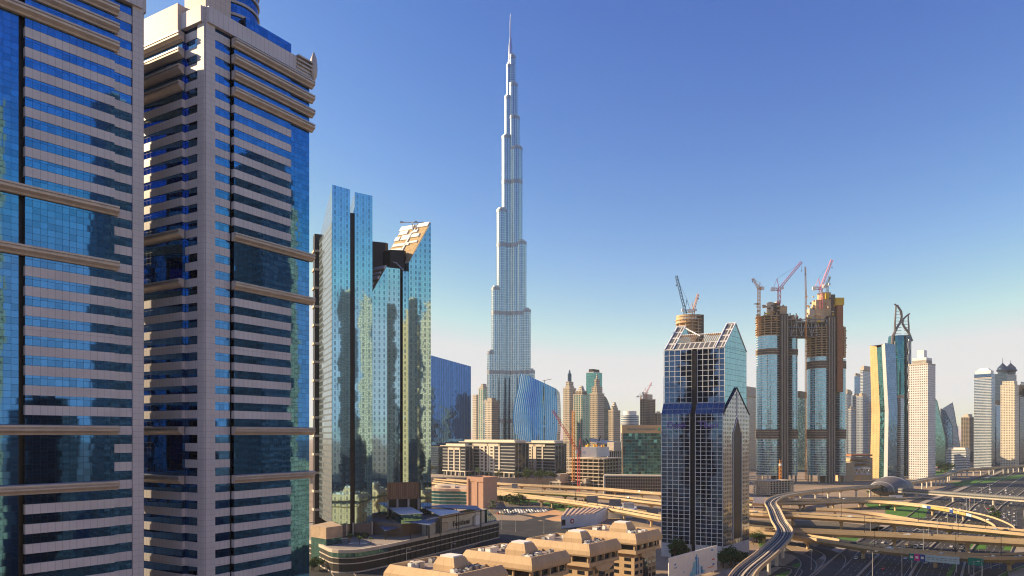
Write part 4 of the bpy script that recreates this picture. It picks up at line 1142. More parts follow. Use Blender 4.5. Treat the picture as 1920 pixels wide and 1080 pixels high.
p = MB(); p.prism(off_poly(pts, 1.5), 15.5, 18.5, 0, bottom=True, cont=True); p.build("roof_band", [mat("pinkish_roof", (.56, .40, .29), .9)], cu)
p = MB(); p.prism(scale_poly(pts, .45), 18.5, 21, 0); p.build("roof_drum", [m_conc], cu)
# ================================================================ the twin towers under construction
TY = 1150.0
m_cv = facade("curved_tower_glass", (.62, .68, .70), (.22, .46, .58), fh=4.0, bay=2.6, wy=(.30, 1.1), wx=(.05, 1.1), metal=.95, rough=.06, tilt=.015, wave=.02, wscale=.08, vary=.25, wmetal=.3, wrough=.3)
m_site = mat("site_concrete", (.56, .40, .25), .9, var=.25, scale=.3)
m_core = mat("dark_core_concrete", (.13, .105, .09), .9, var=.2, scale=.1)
m_net = mat("rust_netting", (.34, .15, .08), .95, var=.25, scale=.3)
def oval(pxa, pxb, Y, dep, N=22):
    xa, xb = XA(pxa, Y + dep / 2), XA(pxb, Y + dep / 2); cx, rx = (xa + xb) / 2, (xb - xa) / 2
    return [(cx + rx * math.cos(2 * math.pi * i / N), Y + dep / 2 + dep / 2 * math.sin(2 * math.pi * i / N)) for i in range(N)]
def oval_tower(label, pa, pb, ca, cb, ra, rb, ytg, ytc, ybase, bands, slabs):
    root = thing("unfinished_tower", label, "skyscraper", (XA((pa + rb) / 2, TY), TY, 0), "twin towers under construction")
    O = oval(pa, pb, TY, 44)
    p = MB(); p.prism(O, 12, ZA(ytg, TY), 0, 1, cont=True); p.build("curved_glass", [m_cv, m_site], root, smooth=True)
    O2 = oval(ra, rb, TY + 8, 34)
    p = MB(); p.prism(O2, 12, ZA(ytg + 4, TY), 0, 1, cont=True); p.build("curved_glass", [m_cv, m_site], root, smooth=True)
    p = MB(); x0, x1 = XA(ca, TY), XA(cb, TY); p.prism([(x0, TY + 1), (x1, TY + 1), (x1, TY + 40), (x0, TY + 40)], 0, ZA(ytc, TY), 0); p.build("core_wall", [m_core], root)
    for k in range(3):
        p = MB(); x = x0 + (x1 - x0) * (k + .5) / 3; p.box((x, TY + .2, 0), 1.6, 2.4, ZA(ytc, TY) - 3, 0); p.build("core_rib", [m_conc_d], root)
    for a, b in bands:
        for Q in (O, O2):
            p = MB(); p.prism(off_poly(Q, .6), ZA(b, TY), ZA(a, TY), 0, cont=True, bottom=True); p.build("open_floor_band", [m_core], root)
            z = ZA(b, TY)
            while z < ZA(a, TY):
                p = MB(); p.prism(off_poly(Q, 1.0), z, z + .6, 0, cont=True, bottom=True); p.build("floor_slab", [m_site], root); z += 4
    z = ZA(ytg, TY)
    while z < ZA(slabs, TY):
        for Q in (O, O2):
            p = MB(); p.prism(off_poly(Q, rnd.uniform(.2, 2.0)), z, z + .8, 0, cont=True, bottom=True); p.build("floor_slab", [m_site], root)
        z += 4
    for Q, n in ((O, 9), (O2, 6)):
        for i in range(0, len(Q), 2):
            p = MB(); c = Q[i]; k = cen(Q); c = add(c, (k[0] - c[0], k[1] - c[1]), .08); p.box((c[0], c[1], ZA(ytg, TY)), 1.4, 1.4, ZA(slabs, TY) - ZA(ytg, TY) + rnd.uniform(0, 5), 0); p.build("column", [m_site], root)
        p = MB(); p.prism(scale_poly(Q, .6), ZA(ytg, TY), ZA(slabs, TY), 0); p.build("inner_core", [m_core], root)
        for i in range(0, len(Q), 3):
            c = Q[i]; k = cen(Q); c = add(c, (k[0] - c[0], k[1] - c[1]), .14); p = MB(); p.box((c[0], c[1], 0), 1.6, 1.6, 12, 0); p.build("base_column", [m_conc], root)
    return root, O, O2
u1, O1, O1b = oval_tower("left curved glass tower of the pair under construction, with a square concrete crown", 1419, 1462, 1464, 1479, 1472, 1493, 628, 588, 905, ((653, 664), (805, 823)), 588)
u2, O3, O3b = oval_tower("right curved glass tower of the pair under construction, with a tall netted flank", 1515, 1552, 1553, 1567, 1560, 1583, 668, 592, 905, ((805, 823), (676, 690)), 612)
def site_box(root, pa, pb, ya, yb, Y, dep, m, name):
    p = MB(); x0, x1 = XA(pa, Y), XA(pb, Y); p.prism([(x0, Y), (x1, Y), (x1, Y + dep), (x0, Y + dep)], ZA(yb, Y), ZA(ya, Y), 0, bottom=True); p.build(name, [m], root)
for a in ((1442, 1450, 566, 590, TY + 4, 12, m_conc, "crown_wall"), (1450, 1463, 568, 592, TY + 10, 14, m_core, "crown_wall"), (1463, 1476, 574, 592, TY + 6, 10, m_site, "crown_wall"), (1456, 1462, 565, 580, TY + 14, 8, m_conc, "crown_wall")): site_box(u1, *a)
for a in ((1570, 1581, 561, 735, TY + 6, 20, m_net, "netted_wall"), (1567, 1583, 558, 572, TY + 5, 22, m_yel, "netting_cap"), (1542, 1558, 548, 600, TY + 8, 20, m_site, "crown_wall"), (1530, 1546, 562, 604, TY + 4, 16, m_site, "crown_wall"), (1518, 1530, 578, 606, TY + 6, 14, m_conc, "crown_wall"), (1558, 1566, 552, 600, TY + 10, 16, m_core, "crown_wall"), (1548, 1554, 550, 560, TY + 5, 8, m_yel, "crown_wall"), (1524, 1528, 572, 580, TY + 6, 8, m_site, "crown_wall")): site_box(u2, *a)
for root, x0, x1, y0, y1, n in ((u1, 1416, 1470, 570, 600, 34), (u2, 1515, 1566, 552, 612, 44)):
    for i in range(n):
        px, py = rnd.uniform(x0, x1), rnd.uniform(y0, y1); Y = TY + rnd.uniform(-2.5, 14); w = rnd.uniform(2, 6)
        p = MB(); p.box((XA(px, Y), Y, ZA(py, Y)), w, rnd.uniform(2, 4), rnd.uniform(.8, 3.0), 0, rnd.uniform(-.4, .4))
        p.build("scaffold_platform", [rnd.choice([m_yel, m_site, m_cor, m_site, m_core, m_conc])], root)
br = thing("sky_bridge", "steel truss bridge being built between the two unfinished towers", "bridge", (XA(1518, TY), TY + 6, ZA(630, TY)))
for Yb in (TY + 4, TY + 24):
    p = MB(); z0, z1 = ZA(630, TY), ZA(598, TY)
    xs = [XA(1476 + i * 9.6, TY) for i in range(9)]
    for z in (z0, z1, (z0 + z1) / 2): p.tube((xs[0], Yb, z), (xs[-1], Yb, z), .8, 0, 4)
    for i, x in enumerate(xs):
        p.tube((x, Yb, z0), (x, Yb, z1), .55, 0, 4)
        if i < 8: p.tube((x, Yb, z0 if i % 2 else z1), (xs[i + 1], Yb, z1 if i % 2 else z0), .5, 0, 4)
    p.build("truss", [m_steel], br)
p = MB(); p.prism([(XA(1479, TY), TY + 9), (XA(1558, TY), TY + 9), (XA(1558, TY), TY + 20), (XA(1479, TY), TY + 20)], ZA(630, TY), ZA(602, TY), 0, bottom=True); p.build("bridge_wall", [m_core], br)
for y in (604, 614, 624, 630):
    p = MB(); x0, x1 = XA(1478, TY), XA(1560, TY); p.prism([(x0, TY + 3), (x1, TY + 3), (x1, TY + 26), (x0, TY + 26)], ZA(y, TY) - .8, ZA(y, TY), 0, bottom=True); p.build("bridge_floor", [m_core], br)
for i in range(26):
    px = rnd.uniform(1482, 1545); Y = TY + rnd.uniform(3, 24); p = MB(); p.box((XA(px, Y), Y, ZA(598, TY)), rnd.uniform(2, 6), rnd.uniform(2, 5), rnd.uniform(1, 7) * (.4 + .6 * abs(math.sin(px))), 0, rnd.random()); p.build("deck_equipment", [rnd.choice([m_core, m_site, m_steel])], br)
def gcrane(label, px, yb, yt, tx, ty, m, Y=TY + 4, w=3.2, tail=10):
    return crane(label, (XA(px, Y), Y, ZA(yb, Y)), ZA(yt, Y) - ZA(yb, Y), PZ(tx, ty, Y - 4), m, w, tail)
gcrane("small orange crane on the far left edge of the left unfinished tower", 1423, 600, 540, 1411, 522, m_cor, w=3.6, tail=6)
gcrane("pink red luffing crane on the left unfinished tower, jib raised to the right", 1461, 570, 542, 1503, 491, m_cpink, w=4)
gcrane("pale orange crane with a nearly upright jib between the two unfinished towers", 1511, 900, 555, 1510, 500, m_cor, TY - 3, 2.2, 5)
gcrane("pink red luffing crane on the right unfinished tower, steep jib", 1539, 580, 540, 1560, 487, m_cpink, w=4)
gcrane("short dark crane behind the steep pink one", 1551, 556, 535, 1556, 518, m_core, TY + 14, 3, 6)
gcrane("short orange crane at the foot of the left unfinished tower", 1463, 905, 872, 1463.4, 862, m_cor, 1100, 3, 3)

# round tower behind the gabled one, with its two cranes
RY = 900.0
rtw = thing("unfinished_round_tower", "round unfinished concrete tower rising behind the gabled grid tower", "skyscraper", (XA(1298, RY), RY, 0))
c = (XA(1299, RY), RY + 18)
R_ = [k[:2] for k in rring(18, 0, c, 24)]
p = MB(); p.prism(scale_poly(R_, .72), 0, ZA(592, RY), 0); p.build("core_wall", [m_site], rtw)
for i in range(9):
    z = ZA(640, RY) + i * 4.2
    p = MB(); p.prism(scale_poly(R_, rnd.uniform(.94, 1.0)), z, z + .9, 0, bottom=True, cont=True); p.build("floor_slab", [m_site], rtw)
for i in range(0, 24, 2):
    p = MB(); k = R_[i]; k = add(k, (c[0] - k[0], c[1] - k[1]), .1); p.box((k[0], k[1], ZA(650, RY)), 1.4, 1.4, ZA(598, RY) - ZA(650, RY), 0); p.build("column", [m_site], rtw)
p = MB(); p.prism([k[:2] for k in rring(15, 0, (c[0] - 2, c[1]), 24)], ZA(604, RY), ZA(588, RY), 0, cont=True); p.build("top_hoarding", [m_site], rtw, smooth=True)
p = MB(); p.prism([(XA(1309, RY), RY + 4), (XA(1323, RY), RY + 8), (XA(1323, RY), RY + 26), (XA(1309, RY), RY + 26)], ZA(650, RY), ZA(588, RY), 0); p.build("core_wall", [m_core], rtw)
text("EMAAR", "sign_lettering", m_white, rtw, (XA(1294, RY), RY - .2, ZA(599, RY)), (1, 0), 5.6, .2, 1.1)
crane("blue luffing crane on the round tower, long jib up to the left", (XA(1288, RY), RY + 10, ZA(590, RY)), 6.5, PZ(1268, 517, RY + 10), m_cblue, 3.2, 7)
crane("small orange red crane on the round tower", (XA(1304, RY), RY + 10, ZA(590, RY)), 7, PZ(1309, 551, RY + 10), m_cor, 2.6, 5)

# ================================================================ towers along the right
bg("residential_tower", "cream residential tower behind the right flank of the gabled grid tower", 1385, 1392, 1421, 742, 1500, m_t_cream, 0)
bg("office_tower", "green glass block showing between the two unfinished towers", 1492, 1495, 1511, 745, 1500, m_t_teal, 0)
for a in (("blue glass tower far behind the cluster, left of the white one", 1602, 1606, 1616, 705, 1900, m_t_blue), ("white topped tower far behind the grey cluster", 1613, 1618, 1634, 694, 1800, m_t_whiteh),
          ("grey blue residential tower at the left edge of the cluster", 1583, 1588, 1597, 738, 1650, m_t_grey), ("second grey blue residential tower, lower", 1590, 1596, 1604, 768, 1600, m_t_grey),
          ("third grey blue residential tower beneath the blue glass one", 1598, 1606, 1614, 742, 1650, m_t_grey), ("fourth grey blue residential tower, widest", 1606, 1618, 1629, 743, 1620, m_t_grey), ("fifth grey residential tower touching the bent yellow tower", 1620, 1628, 1640, 758, 1640, m_t_sand)):
    bg("residential_tower", *a, 0, [(.2, 7, m_conc)])
# bent tower with yellow side
SY = 1268.0
st_ = thing("bent_tower", "slightly bent tower with sunlit yellow side, teal strip and blue glass front", "skyscraper", (XA(1655, SY), SY, 0))
def bent(cols, ya, yb, m, Ys, name, sub=8):
    p = MB()
    for i in range(len(cols) - 1):
        for k in range(sub):
            f0, f1 = k / sub, (k + 1) / sub
            def at(f, j):
                x0, x1, x2 = cols[j]; Y = Ys[j]; yt = ya[j]
                x = x0 + (x1 - x0) * f * 2 if f < .5 else x1 + (x2 - x1) * (f - .5) * 2
                return (XA(x, Y), Y, ZA(yt, Y) * (1 - f))
            q = [at(f1, i), at(f1, i + 1), at(f0, i + 1), at(f0, i)]
            p.face(q, 0, [(0, q[0][2]), (abs(cols[i + 1][0] - cols[i][0]), q[1][2]), (abs(cols[i + 1][0] - cols[i][0]), q[2][2]), (0, q[3][2])])
    return p.build(name, [m], st_)
m_ylw = facade("yellow_side", (.58, .37, .17), (.25, .16, .09), fh=4.2, bay=4.6, wx=(.72, .92), wy=(.3, .7), metal=0, rough=.5, vary=.1)
cA, cB, cC, cD, cE = (1631, 1634, 1631), (1644, 1650, 1648), (1653, 1659, 1657), (1659, 1666, 1664), (1679, 1683, 1681)
bent([cA, cB], (648, 650), None, m_ylw, (SY + 26, SY + 8), "side_wall")
bent([cB, cC], (652, 650), None, m_t_teal, (SY + 8, SY + 4), "glass_strip")
bent([cC, cD], (647, 644), None, m_white, (SY + 4, SY), "edge_band")
bent([cD, cE], (643, 646), None, m_t_blue, (SY, SY + 20), "glass_front")
bent([cE, (1660, 1662, 1660), cA], (646, 648, 648), None, m_t_dk, (SY + 20, SY + 50, SY + 26), "back_wall")
p = MB(); p.face([(XA(1631, SY + 26), SY + 26, ZA(649, SY + 26)), (XA(1659, SY), SY, ZA(645, SY)), (XA(1679, SY + 20), SY + 20, ZA(647, SY + 20)), (XA(1660, SY + 50), SY + 50, ZA(649, SY + 50))], 0); p.build("roof", [m_conc], st_)

# crowned tower
KY = 1330.0
kt = thing("crowned_tower", "dark teal tower topped by two curling steel horns", "skyscraper", (XA(1693, KY), KY, 0))
c = (XA(1693, KY), KY + 18)
p = MB(); p.loft([rring(17, 0, c, 28), rring(18, ZA(760, KY), c, 28), rring(17.5, ZA(640, KY), c, 28), rring(16, ZA(628, KY), c, 28)], 0); 
p.build("glass_shaft", [facade("crown_shaft_glass", (.05, .12, .14), (.08, .30, .36), fh=4, bay=2, wx=(.06, 1.1), wy=(.15, 1.1), metal=.9, rough=.06, tilt=.02, vary=.3)], kt, smooth=True)
p = MB(); p.prism([(XA(1699, KY), KY - 2), (XA(1711, KY), KY + 4), (XA(1711, KY), KY + 30), (XA(1699, KY), KY + 20)], 0, ZA(628, KY), 0); p.build("dark_flank", [m_t_dk], kt)
for dx, y0, y1 in ((-16, 640, 890), (10, 640, 890)):
    p = MB(); a = (c[0] + dx, KY - 1); p.tube((*a, ZA(y1, KY)), (*a, ZA(y0, KY)), .9, 0); p.build("edge_tube", [m_steel], kt)
for ph in (0, math.pi):
    p = MB(); prev = None
    for i in range(60):
        f = i / 59; y = 636 + (800 - 636) * f; x = 1704.5 + 2.6 * math.sin(f * 22 + ph) * (1 if f < .8 else (1 - f) * 5)
        k = (XA(x, KY - 4), KY - 4, ZA(y, KY - 4))
        if prev: p.tube(prev, k, .75, 0, 5, caps=False)
        prev = k
    p.build("twisted_rib", [m_steel], kt)
m_horn = mat('horn_steel', (.22, .19, .18), .45, .5, var=.1)
def horn(pts, r, name):
    p = MB()
    for i in range(len(pts) - 1): p.tube(PZ(*pts[i], KY + 6), PZ(*pts[i + 1], KY + 6), r * (1 - .5 * i / len(pts)), 0, 6, r2=r * (1 - .5 * (i + 1) / len(pts)))
    p.build(name, [m_horn], kt)
horn([(1673, 645), (1674, 630), (1680, 618), (1688, 604), (1691, 594), (1690, 584), (1685, 576), (1677, 570)], 2.6, "horn")
horn([(1710, 640), (1704, 624), (1696, 614), (1692, 606), (1694, 598), (1700, 592), (1706, 588)], 2.4, "horn")
horn([(1678, 622), (1678, 606), (1679, 590), (1680, 572)], 2.0, "mast")
horn([(1704, 626), (1704, 612), (1703, 600), (1703, 588)], 1.8, "mast")
horn([(1682, 572), (1688, 582), (1690, 592), (1689, 604), (1682, 616), (1677, 628)], 2.0, "horn")
for y in (578, 584, 590, 596, 602, 608, 614, 620, 626):
    p = MB(); p.tube(PZ(1679, y, KY + 6), PZ(1679 + min(11, (y - 572) * .5), y, KY + 6), .5, 0, 4)
    if y > 596: p.tube(PZ(1695, y, KY + 6), PZ(1703, y, KY + 6), .5, 0, 4)
    p.build("horn_rung", [m_steel], kt)
bg("slim_tower", "slim cream and glass tower standing in front of the crowned tower", 1679, 1689, 1695, 746, 1290, m_t_bluew, 0, [(.0, 6, m_conc)])
bg("white_tower", "white tower with rows of small square windows right of the crowned tower", 1704, 1740, 1754, 682, 1222, m_t_white, 0, [(.12, 12, m_white), (.3, 14, m_white)])
# shard towers
def shard(label, pts, Y, dep, m):
    root = thing("shard_tower", label, "tower", (XA(sum(p_[0] for p_ in pts) / len(pts), Y), Y, 0), "leaning glass shards")
    xm = min(p_[0] for p_ in pts); A = [PZ(x, y, Y + (x - xm) * 1.8) for x, y in pts]; B = [(a[0] + dep * .5, a[1] + dep, a[2] * (1 if a[2] < 20 else .96)) for a in A]
    p = MB(); p.face(A, 0, [(a[0], a[2]) for a in A]); p.face(B[::-1], 0)
    for i in range(len(A)):
        j = (i + 1) % len(A); p.face([A[j], A[i], B[i], B[j]], 1)
    p.build("glass_wall", m, root)
    p = MB()
    for i in range(len(A)): p.tube(A[i], A[(i + 1) % len(A)], .8, 0, 4)
    p.build("edge_frame", [m_steel], root)
shard("left leaning dark teal glass shard behind the white tower", [(1751, 872), (1773, 872), (1773, 822), (1757, 752), (1751, 744)], 1700, 40, [m_t_teal, m_t_dk])
shard("middle leaning grey glass shard", [(1766, 872), (1788, 872), (1786, 800), (1772, 770), (1764, 766)], 1800, 40, [m_t_blue, m_t_dk])
shard("right pale leaning shard with a pointed top", [(1770, 870), (1802, 870), (1800, 838), (1790, 775), (1786, 755), (1768, 766)], 1900, 40, [m_t_whiteh, m_t_dk])
bg("low_office", "low white office block with banded windows near the highway", 1774, 1811, 1819, 844, 1560, m_t_whiteh, 0, [(.1, 5, m_white)])
bg("unfinished_tower", "brown unfinished block in the haze left of the blue and white tower", 1802, 1818, 1828, 782, 2000, m_t_raw, 0)
bg("office_tower", "blue glass tower with white framing and a stepped white cap", 1826, 1859, 1866, 708, 1650, m_t_bluew, 0, [(.02, 10, m_t_blue), (.1, 8, m_white), (.2, 6, m_white, .6)])
dt = thing("domed_tower", "dark blue tower with two domed finials behind the cream tower at right", "skyscraper", (XA(1884, 1800), 1800, 0))
q = corner_poly(1862, 1888, 1906, 1800)
p = MB(); p.prism(q, 0, ZA(700, 1800), 0, 1); p.build("glass_wall", [m_t_dk, m_conc], dt)
for px, yt in ((1880, 681), (1895, 686)):
    c = (XA(px, 1825), 1825)
    p = MB(); p.loft([rring(11, ZA(702, 1825), c), rring(11, ZA(698, 1825), c), rring(15, ZA(695, 1825), c), rring(12, ZA(692, 1825), c), rring(12, ZA(690, 1825), c), rring(7, ZA(686, 1825), c), rring(2, ZA(682, 1825), c), rring(.6, ZA(680, 1825), c), rring(.5, ZA(yt - 10, 1825), c)], 0); p.build("dome", [m_t_dk], dt, smooth=True)
bg("residential_tower", "cream stone tower in front of the domed tower", 1876, 1903, 1911, 722, 1580, m_t_cream, 0, [(.1, 10, m_t_cream)])
bg("office_tower", "dark tower at the right edge of the photo", 1906, 1912, 1945, 742, 1600, m_t_dk, 0, [(.15, 8, m_dark)])
bg("residential_tower", "dark blue tower low between the blue and white tower and the cream one", 1862, 1868, 1884, 760, 1700, m_t_blue, 0)
# car park with white truss
cp = thing("car_park", "tan car park building with a white truss span beside the bent tower", "car park", (XA(1606, 1180), 1180, 0))
for a in ((1579, 1602, 868, 1180, 30), (1600, 1636, 860, 1215, 30)):
    site_box(cp, a[0], a[1], a[2], 905, a[3], a[4], m_tan, "wall")
for k, y in enumerate((852, 858, 866, 874)): site_box(cp, 1596 - k, 1636, y, y + 3.4, 1200 - k * 2, 30, m_net if k == 0 else m_conc_d, "deck")
p = MB()
for i in range(3):
    x0, x1 = 1601 + i * 10, 1611 + i * 10
    p.tube(PZ(x0, 878, 1190), PZ((x0 + x1) / 2, 888, 1190), .7, 0, 4); p.tube(PZ((x0 + x1) / 2, 888, 1190), PZ(x1, 878, 1190), .7, 0, 4)
p.tube(PZ(1600, 878, 1190), PZ(1632, 878, 1190), .8, 0, 4); p.tube(PZ(1600, 889, 1190), PZ(1632, 889, 1190), .8, 0, 4); p.build("white_truss", [m_white], cp)
site_box(cp, 1582, 1585, 888, 902, 1178, 2, m_cred, "red_panel")
# low bare frame at the foot of the twins
q = corner_poly(1411, 1444, 1490, 905, unit((-.8, .6)), unit((.9, .43)))
lf = thing("concrete_frame", "low bare concrete frame and scaffold at the foot of the left unfinished tower", "construction site", (*q[0], 0))
floors_frame(lf, q, 1.0, 20, 3.0, m_frame_c, 8)
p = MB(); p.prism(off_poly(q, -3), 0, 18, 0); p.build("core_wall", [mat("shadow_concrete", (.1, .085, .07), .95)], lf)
# distant hazy towers behind the right hand row
for i, (a, b, yt, Y, m) in enumerate(((1586, 1592, 760, 2500, m_t_grey), (1640, 1650, 770, 2600, m_t_grey), (1756, 1764, 775, 2700, m_t_blue), (1788, 1797, 800, 2900, m_t_grey), (1806, 1812, 808, 3000, m_t_cream), (1820, 1827, 790, 2800, m_t_grey),
        (1864, 1872, 770, 2600, m_t_blue), (1898, 1906, 756, 2500, m_t_grey), (1912, 1922, 720, 2400, m_t_dk), (1086, 1092, 782, 2300, m_t_cream), (1146, 1152, 792, 2500, m_t_grey), (1192, 1198, 788, 2400, m_t_sand), (1235, 1241, 784, 2300, m_t_cream), (1400, 1408, 770, 2600, m_t_sand), (1496, 1503, 788, 2700, m_t_grey), (820, 826, 800, 2600, m_t_cream), (888, 893, 780, 2400, m_t_sand))):
    bg("residential_tower", "pale distant tower fading in the haze behind the nearer skyline", a, a + (b - a) * .45, b, yt, Y, m, 0, [(.2, 8, m)], group="distant hazy towers")
# far low blocks in the haze
for i in range(80):
    Y = rnd.uniform(1900, 4200); px = rnd.uniform(620, 1990)
    if 850 < px < 1060: continue
    w = rnd.uniform(25, 70); h = rnd.uniform(8, 34) if i % 6 else rnd.uniform(50, 95); x = XA(px, Y)
    o = thing("far_block", "far low sand coloured block in the haze near the horizon", "building", (x, Y, 0), "far low blocks")
    p = MB(); r = rnd.uniform(.2, 1.1); p.box((x, Y, 0), w, w * rnd.uniform(.5, 1), h, 0, r); p.build("wall", [rnd.choice([m_t_sand, m_t_cream, m_t_whiteh, m_t_grey])], o)
    p = MB(); p.box((x, Y, h), w * .5, w * .3, 4, 0, r); p.build("plant_room", [m_conc], o)
# ================================================================ roads
def smooth(pts, n=8):
    out = []
    P = [pts[0]] + list(pts) + [pts[-1]]
    for i in range(1, len(P) - 2):
        for k in range(n):
            t = k / n
            a, b, c, d = P[i - 1], P[i], P[i + 1], P[i + 2]
            out.append(tuple(.5 * (2 * b[j] + (c[j] - a[j]) * t + (2 * a[j] - 5 * b[j] + 4 * c[j] - d[j]) * t * t + (3 * b[j] - a[j] - 3 * c[j] + d[j]) * t ** 3) for j in range(3)))
    out.append(tuple(pts[-1]))
    return out
def normals(path):
    N = []
    for i in range(len(path)):
        a, b = path[max(0, i - 1)], path[min(len(path) - 1, i + 1)]
        e = unit((b[0] - a[0], b[1] - a[1])); N.append((-e[1], e[0]))
    return N
def sweep(mb, path, prof, m=0, N=None, mats=None):
    "closed profile [(offset to the left, height)] carried along the path"
    N = N or normals(path); k = len(prof); u = 0
    R_ = [[(p[0] + n[0] * o, p[1] + n[1] * o, p[2] + z) for o, z in prof] for p, n in zip(path, N)]
    for i in range(len(path) - 1):
        l = (Vector(path[i + 1]) - Vector(path[i])).length
        for j in range(k):
            h = (j + 1) % k
            mb.face([R_[i][h], R_[i][j], R_[i + 1][j], R_[i + 1][h]], mats[j] if mats else m, [(u, prof[h][0]), (u, prof[j][0]), (u + l, prof[j][0]), (u + l, prof[h][0])])
        u += l
    mb.face([R_[0][j] for j in range(k)], m); mb.face([R_[-1][j] for j in reversed(range(k))], m)
m_deckroad = mat("flyover_asphalt", (.055, .048, .042), .85, var=.25, scale=.08)
m_girder = mat("flyover_concrete", (.55, .41, .25), .85, var=.12, scale=.08)
m_line = mat("lane_paint", (.42, .41, .38), .7, var=.15)
def flyover(label, pts, width, thick=2.0, pier=38.0, par=1.3, start=None, name="flyover", top=None, pier_m=None, cat="flyover"):
    path = smooth(pts); N = normals(path); w = width / 2
    root = thing(name, label, cat, (path[0][0], path[0][1], 0))
    p = MB(); sweep(p, path, [(w, 0), (-w, 0), (-w, -.5), (-w * .62, -thick), (w * .62, -thick), (w, -.5)], 1, N, [0, 1, 1, 1, 1, 1]); p.build("deck", [top or m_deckroad, m_girder], root)
    for s in (-1, 1):
        p = MB(); o = s * w
        pr = [(o + .28, -.55), (o + .22, par), (o - .22, par), (o - .28, -.55)]
        sweep(p, path, pr, 0, N); p.build("parapet", [m_girder], root)
    d = 0; nxt = pier * .5
    for i in range(len(path) - 1):
        l = math.hypot(path[i + 1][0] - path[i][0], path[i + 1][1] - path[i][1]); d += l
        if d > nxt and path[i][2] > 4:
            nxt += pier; x, y, z = path[i]; a = math.atan2(N[i][1], N[i][0])
            p = MB(); p.prism([k[:2] for k in rring(1.1, 0, (x, y), 10)], 0, z - thick - 1.4, 0)
            p.build("pier", [pier_m or m_girder], root)
            p = MB(); e = N[i]; hw = w * .55
            A = [(x - e[0] * 1.3, y - e[1] * 1.3), (x + e[0] * 1.3, y + e[1] * 1.3)]
            q0 = [(*add(A[0], perp(e), -1.1), z - thick - 1.8), (*add(A[1], perp(e), -1.1), z - thick - 1.8), (*add(A[1], perp(e), 1.1), z - thick - 1.8), (*add(A[0], perp(e), 1.1), z - thick - 1.8)]
            B = [(x - e[0] * hw, y - e[1] * hw), (x + e[0] * hw, y + e[1] * hw)]
            q1 = [(*add(B[0], perp(e), -1.2), z - thick - .1), (*add(B[1], perp(e), -1.2), z - thick - .1), (*add(B[1], perp(e), 1.2), z - thick - .1), (*add(B[0], perp(e), 1.2), z - thick - .1)]
            p.loft([q0, q1], 0); p.build("pier_head", [pier_m or m_girder], root)
    return root, path, N
def G(px, py, z): return (*W(px, py, z), z)
FA = flyover("broad flyover in the middle of the interchange, second from the front", [G(800, 903, 10), G(934, 918, 10), G(1100, 928, 10), G(1240, 943, 10), G(1405, 962, 10), G(1500, 966, 10), G(1660, 976, 10), G(1780, 987, 10), G(1920, 1000, 10), G(2060, 1014, 9)], 21, 2.9, 40, 1.6)
FB = flyover("flyover nearest the gabled tower, lit along its front parapet", [G(820, 912, 9), G(934, 924, 9), G(1100, 946, 9), G(1240, 971, 9), G(1405, 993, 9), G(1500, 996, 9), G(1660, 1003, 9), G(1780, 1009, 9), G(1920, 1017, 9), G(2060, 1026, 9)], 12, 2.7, 40, 1.6)
FC = flyover("frontmost flyover passing above the green road sign", [G(1380, 995, 8), G(1440, 999, 8), G(1500, 1006, 8), G(1660, 1030, 8), G(1780, 1041, 8), G(1860, 1045, 8), G(1930, 1043, 8), G(2050, 1036, 8)], 11, 2.6, 40, 1.5)
FD = flyover("curved exit ramp with a yellow banner, bending down to the highway", [G(1405, 944, 8), G(1500, 943, 8), G(1600, 940, 8), G(1660, 942, 8), G(1740, 950, 8), G(1800, 960, 7), G(1846, 971, 5), G(1880, 986, 2), G(1886, 998, .6)], 13)
FE = flyover("short slip ramp dropping beside the broad flyover", [G(1530, 955, 7), G(1580, 957, 7), G(1640, 964, 5), G(1700, 974, 3), G(1740, 984, .8)], 8)
FU = flyover("farthest flyover behind the pink block, highest of the bundle", [G(760, 893, 10), G(934, 907, 10), G(1100, 915, 10), G(1240, 926, 10), G(1405, 935, 10), G(1520, 938, 10), G(1600, 936, 9), G(1690, 934, 7)], 14)
FR = flyover("curved slip road coming down to the white sales hall", [G(830, 914, 8.5), G(934, 927, 8.5), G(1040, 939, 7.5), G(1110, 952, 5), G(1160, 962, 2), G(1220, 974, .6)], 10)
# rail viaduct curving to the station
m_track = mat("track_bed", (.07, .065, .07), .9, var=.3, scale=.4)
zr = 13.0
MV = [(85, 270, zr), (111.7, 333.7, zr), (146.7, 396, zr), (184, 468, zr), (207, 538.7, zr), (233, 616.5, zr), (257, 687.5, zr), (296, 757, zr), (345, 808.6, zr), (405, 855, zr), (461, 893, zr), (500, 922, zr), (554, 968, zr), (703, 1131, zr), (839, 1302, zr), (938, 1375, zr), (1108, 1501, zr), (1400, 1760, zr)]
mv = flyover("curving rail viaduct sweeping past the gabled tower to the station", MV, 10.5, 2.4, 32, 1.5, name="rail_viaduct", top=m_track, pier_m=mat("pale_pier", (.62, .58, .52), .8), cat="viaduct")
path, N = mv[1], mv[2]
for o in (-3.6, -1.9, 1.9, 3.6):
    p = MB(); sweep(p, path, [(o + .12, .01), (o + .12, .3), (o - .12, .3), (o - .12, .01)], 0, N); p.build("rail", [m_steel], mv[0])
p = MB(); sweep(p, path, [(.45, .01), (.45, .55), (-.45, .55), (-.45, .01)], 0, N); p.build("centre_walkway", [m_conc], mv[0])
for o in (-4.75, 4.75):
    p = MB(); sweep(p, path, [(o + .35, .01), (o + .35, .9), (o - .35, .9), (o - .35, .01)], 0, N); p.build("cable_trough", [m_conc], mv[0])

